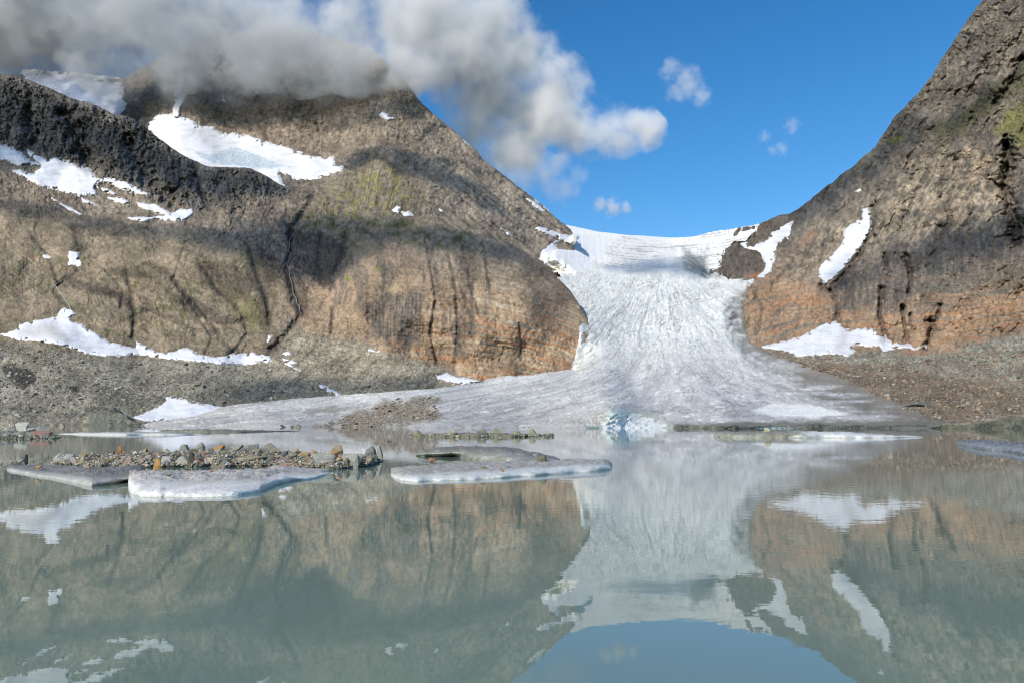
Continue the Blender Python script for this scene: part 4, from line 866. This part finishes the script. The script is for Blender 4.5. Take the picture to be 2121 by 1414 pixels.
scatter('rubble', 6500, pl_bar, [GREY, TAN, TAN, OLIV, (.38,.27,.17), PALE, (.2,.19,.17)], 'small broken rubble filling the stony bar', 21, M_STONE)
def pl_small(rg):
    if rg.random() < .5:
        px = rg.uniform(848, 1146); p = wat(px, rg.uniform(900.5, 903.5), .12); return (p.x, p.y, rg.uniform(0, .4)), rg.choice([.12, .2, .32])
    px = rg.uniform(-40, 124); p = wat(px, rg.uniform(903, 907), .1); return (p.x, p.y, rg.uniform(0, .45)), rg.choice([.12, .2, .3])
scatter('pebbles', 700, pl_small, [GREY, TAN, OLIV, OLIV, (.2,.19,.14)], 'small stones along the low bars in the lake', 22, M_STONE)
def pl_on(side, poly, big):
    P = np.array(poly, float)
    def f(rg):
        px = rg.uniform(P[:, 0].min(), P[:, 0].max()); py = rg.uniform(P[:, 1].min(), P[:, 1].max())
        if not inside(np.array(px), np.array(py), poly): return None
        if side == 'G':
            xs, ys, Yb, Y, st = LAYERS['G']; Yv = Y[min(int((py - ys[0]) / st), len(ys) - 1), min(int((px - xs[0]) / st), len(xs) - 1)]
        else: Yv = float(sample(side, np.array(px), np.array(py), False))
        p = world(np.array(px), np.array(py), np.array(Yv)); sz = rg.choice([.4, .7, 1.1, 1.8, 3.0], p=[.45, .3, .16, .07, .02]) * big * Yv / 800
        return (p[0], p[1], p[2] + sz * .2), sz
    return f
SC = [(.22,.205,.165), (.30,.28,.23), (.13,.12,.10), (.38,.36,.31), (.24,.20,.15)]
scatter('scree_boulders', 11000, pl_on('L', [(-200,712),(0,712),(200,745),(560,765),(640,790),(800,800),(640,820),(440,845),(330,830),(270,868),(-200,872)], 1.0), SC, 'boulders strewn over the grey scree on the left shore', 23, M_STONE)
scatter('scree_boulders', 14000, pl_on('R', [(1580,738),(1750,745),(1900,745),(2121,700),(2300,690),(2300,884),(1880,884),(1800,820),(1650,770)], 1.1), SC[:3] + [(.28,.2,.14), (.26,.19,.13), (.22,.16,.11), (.30,.22,.15), (.2,.15,.1)], 'boulders strewn over the brown and grey scree on the right shore', 24, M_STONE)
scatter('glacier_debris', 5000, pl_on('G', [(640,886),(700,866),(770,846),(800,830),(860,822),(914,820),(896,838),(918,856),(905,868),(830,879),(780,890)], 1.15), [(.26,.22,.16), (.34,.3,.24), (.18,.15,.12), (.3,.22,.15)], 'rock debris lying in a band on the glacier tongue', 25, M_STONE)

# ------------------------------------------------------------------ waterfalls
def stream(pts, wpx, label, seed, tone=(.62, .65, .68)):
    P = np.array(pts, float); L = np.concatenate([[0], np.cumsum(np.hypot(*np.diff(P, axis=0).T))]); s = np.arange(0, L[-1], 1.0)
    x = np.interp(s, L, P[:, 0]) + 2.2 * fbm(s / 14, s * 0, 4, seed); y = np.interp(s, L, P[:, 1]); ww = wpx * (.65 + .5 * np.abs(fbm(s / 6, s * 0 + 4, 3, seed)))
    rows = np.stack([-1 + 0 * s, 0 * s, 1 + 0 * s]); PX = x[None] + rows * ww[None]; PY = np.repeat(y[None], 3, 0)
    Y = sample('L', PX, PY) - np.array([[-3.], [7.], [-3.]]); V = world(PX, PY, Y).reshape(-1, 3); n = len(s); idx = np.arange(3 * n).reshape(3, n)
    Fq = np.stack([idx[:-1, :-1], idx[:-1, 1:], idx[1:, 1:], idx[1:, :-1]], -1).reshape(-1, 4)
    tag(mesh_np('waterfall', V, Fq, M_SNOW, np.tile(tone, (3 * n, 1))), label, 'waterfall')
stream([(612,484),(600,498),(598,515),(602,530),(597,548),(600,570),(606,600),(616,628),(625,652)], .9, 'thin white waterfall down the dark gully in the middle of the mountain', 701, (.36, .38, .41))
stream([(128,580),(115,590),(120,600),(132,615),(140,628),(148,642)], 1.1, 'small white cascade above the long snow band on the left', 702)

# ------------------------------------------------------------------ clouds
def ico(sub):
    bm = bmesh.new(); bmesh.ops.create_icosphere(bm, subdivisions=sub, radius=1)
    v = np.array([q.co[:] for q in bm.verts]); f = np.array([[q.index for q in g.verts] for g in bm.faces]); bm.free(); return v, f
IV, IF = ico(2)
def cloud_mesh(name, balls, mat, vox, infl, bump, seed):
    V = np.concatenate([IV * np.array(r) * infl + np.array(c) for c, r in balls]); Fq = np.concatenate([IF + i * len(IV) for i in range(len(balls))])
    tmp = mesh_np(name, V, Fq, mat); md = tmp.modifiers.new('remesh', 'REMESH'); md.mode = 'VOXEL'; md.voxel_size = vox; md.use_smooth_shade = True
    sm = tmp.modifiers.new('smooth', 'SMOOTH'); sm.iterations = 4; sm.factor = .6
    me = bpy.data.meshes.new_from_object(tmp.evaluated_get(bpy.context.evaluated_depsgraph_get()))
    old = tmp.data; tmp.modifiers.clear(); tmp.data = me; bpy.data.meshes.remove(old)
    co = np.empty(len(me.vertices) * 3, np.float32); me.vertices.foreach_get('co', co); co = co.reshape(-1, 3)
    no = np.empty(len(me.vertices) * 3, np.float32); me.vertices.foreach_get('normal', no); no = no.reshape(-1, 3)
    k = vox * 8
    d = fbm(co[:, 0] / k + co[:, 1] / k * .6, co[:, 2] / k - co[:, 1] / k * .4, 4, seed)
    co = co + no * (d * bump)[:, None]; me.vertices.foreach_set('co', co.astype(np.float32).ravel()); me.update()
    if not me.materials: me.materials.append(mat)
    return tmp
def cloud_mat(name, balls, dens, warp, wscale, lo, hi, step):
    m = bpy.data.materials.new(name); m.use_nodes = True; t = m.node_tree; t.nodes.clear()
    out = t.nodes.new('ShaderNodeOutputMaterial'); pv = t.nodes.new('ShaderNodeVolumePrincipled')
    pv.inputs['Color'].default_value = (1, 1, 1, 1); pv.inputs['Anisotropy'].default_value = -0.45
    t.links.new(pv.outputs[0], out.inputs['Volume'])
    if balls is None:
        pv.inputs['Density'].default_value = dens; return m
    tc = t.nodes.new('ShaderNodeTexCoord').outputs['Object']
    n = t.nodes.new('ShaderNodeTexNoise'); n.inputs['Scale'].default_value = wscale; n.inputs['Detail'].default_value = 5; n.inputs['Roughness'].default_value = .66
    t.links.new(tc, n.inputs['Vector'])
    def vmath(op, a, b):
        q = t.nodes.new('ShaderNodeVectorMath'); q.operation = op
        for i, x in enumerate((a, b)):
            if isinstance(x, tuple): q.inputs[i].default_value = x
            else: t.links.new(x, q.inputs[i])
        return q
    pos = tc
    acc = None
    for c, r in balls:
        q = vmath('SUBTRACT', pos, tuple(c)); q = vmath('DIVIDE', q.outputs[0], tuple(r)); q = t.nodes.new('ShaderNodeVectorMath') if False else q
        ln = t.nodes.new('ShaderNodeVectorMath'); ln.operation = 'LENGTH'; t.links.new(q.outputs[0], ln.inputs[0])
        v = ln.outputs['Value']
        if acc is None: acc = v
        else:
            mn = t.nodes.new('ShaderNodeMath'); mn.operation = 'SMOOTH_MIN'; mn.inputs[2].default_value = .25
            t.links.new(acc, mn.inputs[0]); t.links.new(v, mn.inputs[1]); acc = mn.outputs[0]
    # field: 1 deep inside, 0 at the rim, eaten into by the noise
    f = mul(t, mul(t, 1.0, acc, 'SUBTRACT'), mul(t, mul(t, n.outputs['Fac'], .5, 'SUBTRACT'), warp), 'ADD')
    mp = t.nodes.new('ShaderNodeMapRange'); mp.interpolation_type = 'SMOOTHSTEP'; t.links.new(f, mp.inputs[0])
    for i, x in enumerate((lo, hi, 0.0, dens)): mp.inputs[1 + i].default_value = x
    t.links.new(mp.outputs[0], pv.inputs['Density'])
    m.cycles.volume_step_rate = step
    return m
def balls_px(lst, Y0, flat=1.0, shift=0.0, side=None, dx=1.0):
    out = []
    for e in lst:
        px, py, r = e[:3]; Y = e[3] if len(e) > 3 else Y0
        if side: Y = float(sample(side, np.array(float(px)), np.array(float(py))))
        p = world(np.array(float(px)), np.array(float(py)), np.array(float(Y))) + SUNV * shift; R = r * Y / F
        if side:
            for k in (-.85, -.55, -.28, 0, .28, .55, .85):
                yy = py + k * r * .9; Y2 = float(sample(side, np.array(float(px)), np.array(float(yy))))
                p = world(np.array(float(px)), np.array(float(yy)), np.array(Y2)) + SUNV * shift; R = r * Y2 / F * (.72 - .25 * abs(k))
                out.append((tuple(p), (R * 1.25, R * 1.9, R * 1.0)))
            continue
        out.append((tuple(p), (R * dx, R * flat, R)))
    return out
BIG = balls_px([(-240,30,220),(-60,10,220),(60,60,150),(120,-20,210),(220,60,160),(330,10,150),(350,100,110),(430,60,140),(520,110,105),(540,40,110),(620,90,130),(720,50,125),(740,120,105),
 (820,50,130),(840,130,95,2340),(910,80,135,2420),(900,10,95,2450),(960,130,130,2500),(1010,60,115,2550),(1020,190,135,2600),(1080,120,112,2600),(1110,225,128,2600),(1150,185,95,2600),(1165,265,75,2600),(1060,290,100,2600),
 (1200,272,80,2600),(1262,268,76,2600),(1318,252,60,2600),(1340,270,58,2600),(1290,290,50,2600),(990,250,110,2580)], 2330, 1.0)
cb = cloud_mesh('cloud', BIG, cloud_mat('cloud_vapour', BIG, .023, 2.9, .0062, .12, 1.1, .16), 28, .96, 10, 801)
tag(cb, 'big grey and white cloud wrapping the summit at the upper left', 'cloud')
for lst, Y, dn, lb, sd in [
  ([(1390,145,26),(1425,170,34),(1455,200,24),(1400,195,24)], 2700, .009, 'thin wispy cloud alone in the blue sky right of the big cloud', 811),
  ([(1245,425,18),(1270,432,22),(1295,430,15)], 3700, .014, 'small puffy cloud low over the glacier pass', 812),
  ([(1600,310,12),(1620,309,16),(1640,262,18),(1585,283,14)], 2900, .008, 'faint cloud wisp near the right mountainside', 813),
  ([(1070,350,55),(1120,345,50),(1160,390,38),(1195,357,22),(1150,340,30)], 3300, .006, 'thin veil of cloud hanging below the big cloud behind the ridge', 814)]:
    B = balls_px(lst, Y); R = max(b[1][0] for b in B)
    B = [(c, tuple(1.35 * x for x in r)) for c, r in B]
    tag(cloud_mesh('cloud', B, cloud_mat('thin_vapour', B, dn, 2.6, 1.3 / R, .15, .95, .25), R * .14, 1.0, R * .1, sd), lb, 'cloud')
B = balls_px([(250,160,90),(360,175,70),(470,165,80),(580,165,80),(690,160,80),(790,165,75),(860,160,60)], 2380, 1.0)
tag(cloud_mesh('cloud', B, cloud_mat('mist', B, .0035, 2.0, .006, .1, .9, .22), 26, 1.0, 8, 815), 'thin mist hanging under the big cloud across the summit wall', 'cloud')
# a broken deck of cloud overhead, outside the picture, whose shadows lie on the slopes
M_OV = cloud_mat('overhead_vapour', None, .016, 0, 0, 0, 0, 1)
def deck(side, pts, label, seed, tau=2.6, wd=16, jit=14, alt=1500.0, st=5.0, fY=None):
    P = np.array(pts, float); x0, y0 = P.min(0) - 14; x1, y1 = P.max(0) + 14
    PX, PY = np.meshgrid(np.arange(x0, x1, st), np.arange(y0, y1, st * .6))
    sd = sdist(PX, PY, pts) + jit * fbm(PX / 60, PY / 40, 5, seed, .6)
    Y = fY(PX, PY) if fY else blur(sample(side, PX, PY), 2)
    W = world(PX, PY, Y); Lr = (alt - W[..., 2]) / SUNV[2]; W = W + SUNV * Lr[..., None]
    th = np.clip(sstep(-2, wd * 2.8, sd), 0, 1) * (.75 + .5 * fbm(PX / 22, PY / 16, 3, seed + 3)); th = np.clip(th, 0, 2) * 1.2 * tau / .016 / 2 * SUNV[2]
    A, B = W.copy(), W.copy(); A[..., 2] += th + .4; B[..., 2] -= th * .9 + .4
    keep = sd > -3; h, w_ = PX.shape; idx = np.arange(h * w_).reshape(h, w_)
    q = keep[1:, 1:] & keep[:-1, :-1] & keep[1:, :-1] & keep[:-1, 1:]
    F1 = np.stack([idx[1:, :-1], idx[1:, 1:], idx[:-1, 1:], idx[:-1, :-1]], -1)[q]; F2 = F1[:, ::-1] + h * w_
    V = np.concatenate([A.reshape(-1, 3), B.reshape(-1, 3)]); Fq = np.concatenate([F1, F2])
    # side walls along the rim
    e = {}
    for f in F1:
        for a, b in zip(f, np.roll(f, -1)): e[(a, b)] = 1
    rim = [(a, b) for (a, b) in e if (b, a) not in e]
    if rim: Fq = np.concatenate([Fq, np.array([[b, a, a + h * w_, b + h * w_] for a, b in rim])])
    used = np.zeros(len(V), bool); used[Fq.ravel()] = True; rm = np.cumsum(used) - 1
    tag(mesh_np('cloud', V[used], rm[Fq], M_OV), label, 'cloud')
deck('B', [(-400,-100),(200,-120),(480,-80),(620,20),(640,120),(500,190),(250,200),(0,180),(-400,180)], 'unseen high cloud added to dim the left half of the big cloud', 830, .5, 60, 30, alt=2300.0, st=12.0, fY=lambda a, b: 2330.0 + 0 * a)  # added unseen slab, only there to dim the big cloud's left
deck('L', [(-200,130),(0,150),(150,205),(265,240),(400,330),(520,352),(590,388),(600,410),(520,412),(440,425),(400,425),(330,400),(250,370),(200,345),(120,350),(40,380),(-200,330)], 'unseen grey cloud added overhead to shade the dark ridge', 821, 2.0)  # added out of view to darken the ridge
deck('L', [(-60,395),(80,410),(200,440),(300,462),(380,462),(470,455),(560,440),(640,430),(760,440),(850,446),(960,462),(1050,496),(1120,536),(1165,575),(1150,590),(1080,560),(1010,545),(940,528),(860,520),(790,520),(740,560),(700,590),(640,600),(590,570),(540,560),(470,540),(380,515),(280,500),(150,480),(20,455),(-60,430)], 'long grey cloud overhead shading the rim of the rounded cliff', 822, 2.0, 14)
deck('B', [(690,345),(730,310),(790,290),(850,300),(920,330),(980,370),(1040,415),(1070,455),(1040,460),(980,425),(900,390),(840,365),(790,350),(740,362)], 'grey cloud overhead shading the green shoulder', 823, 2.4, 12)
deck('L', [(460,800),(560,782),(650,786),(720,792),(800,782),(900,770),(960,785),(860,808),(700,824),(560,835),(480,830)], 'small cloud overhead shading the scree', 824, 2.6, 10)
deck('B', [(-100,120),(60,140),(250,150),(290,200),(260,260),(150,240),(40,200),(-100,190)], 'cloud overhead shading the snowfield behind the dark ridge', 831, 2.0, 10)
deck('R', [(1700,560),(1790,520),(1880,490),(1960,455),(2060,420),(2200,380),(2200,500),(2080,540),(1960,560),(1880,570),(1800,600),(1730,640),(1690,600)], 'grey cloud overhead shading the cliffs on the right', 825, 1.5, 20, 24)
deck('R', [(1560,440),(1700,360),(1800,290),(1850,215),(1930,240),(2040,170),(2121,120),(2121,170),(1980,290),(1900,330),(1830,380),(1760,420),(1700,470),(1640,480)], 'thin cloud overhead shading the right skyline', 826, 1.3, 20, 24)
deck('B', [(230,215),(330,205),(460,225),(560,215),(650,200),(760,190),(850,170),(900,200),(880,250),(790,262),(700,270),(620,275),(540,272),(470,262),(380,240),(320,245),(250,250)], 'grey cloud overhead shading the wall above the largest snowfield', 828, 2.4, 14)
deck('G', [(1215,548),(1290,545),(1340,532),(1400,528),(1450,545),(1490,565),(1480,580),(1400,575),(1330,572),(1270,563)], 'small cloud overhead shading the upper glacier', 829, 1.6, 7, 6, st=3.0, fY=F_ICE)
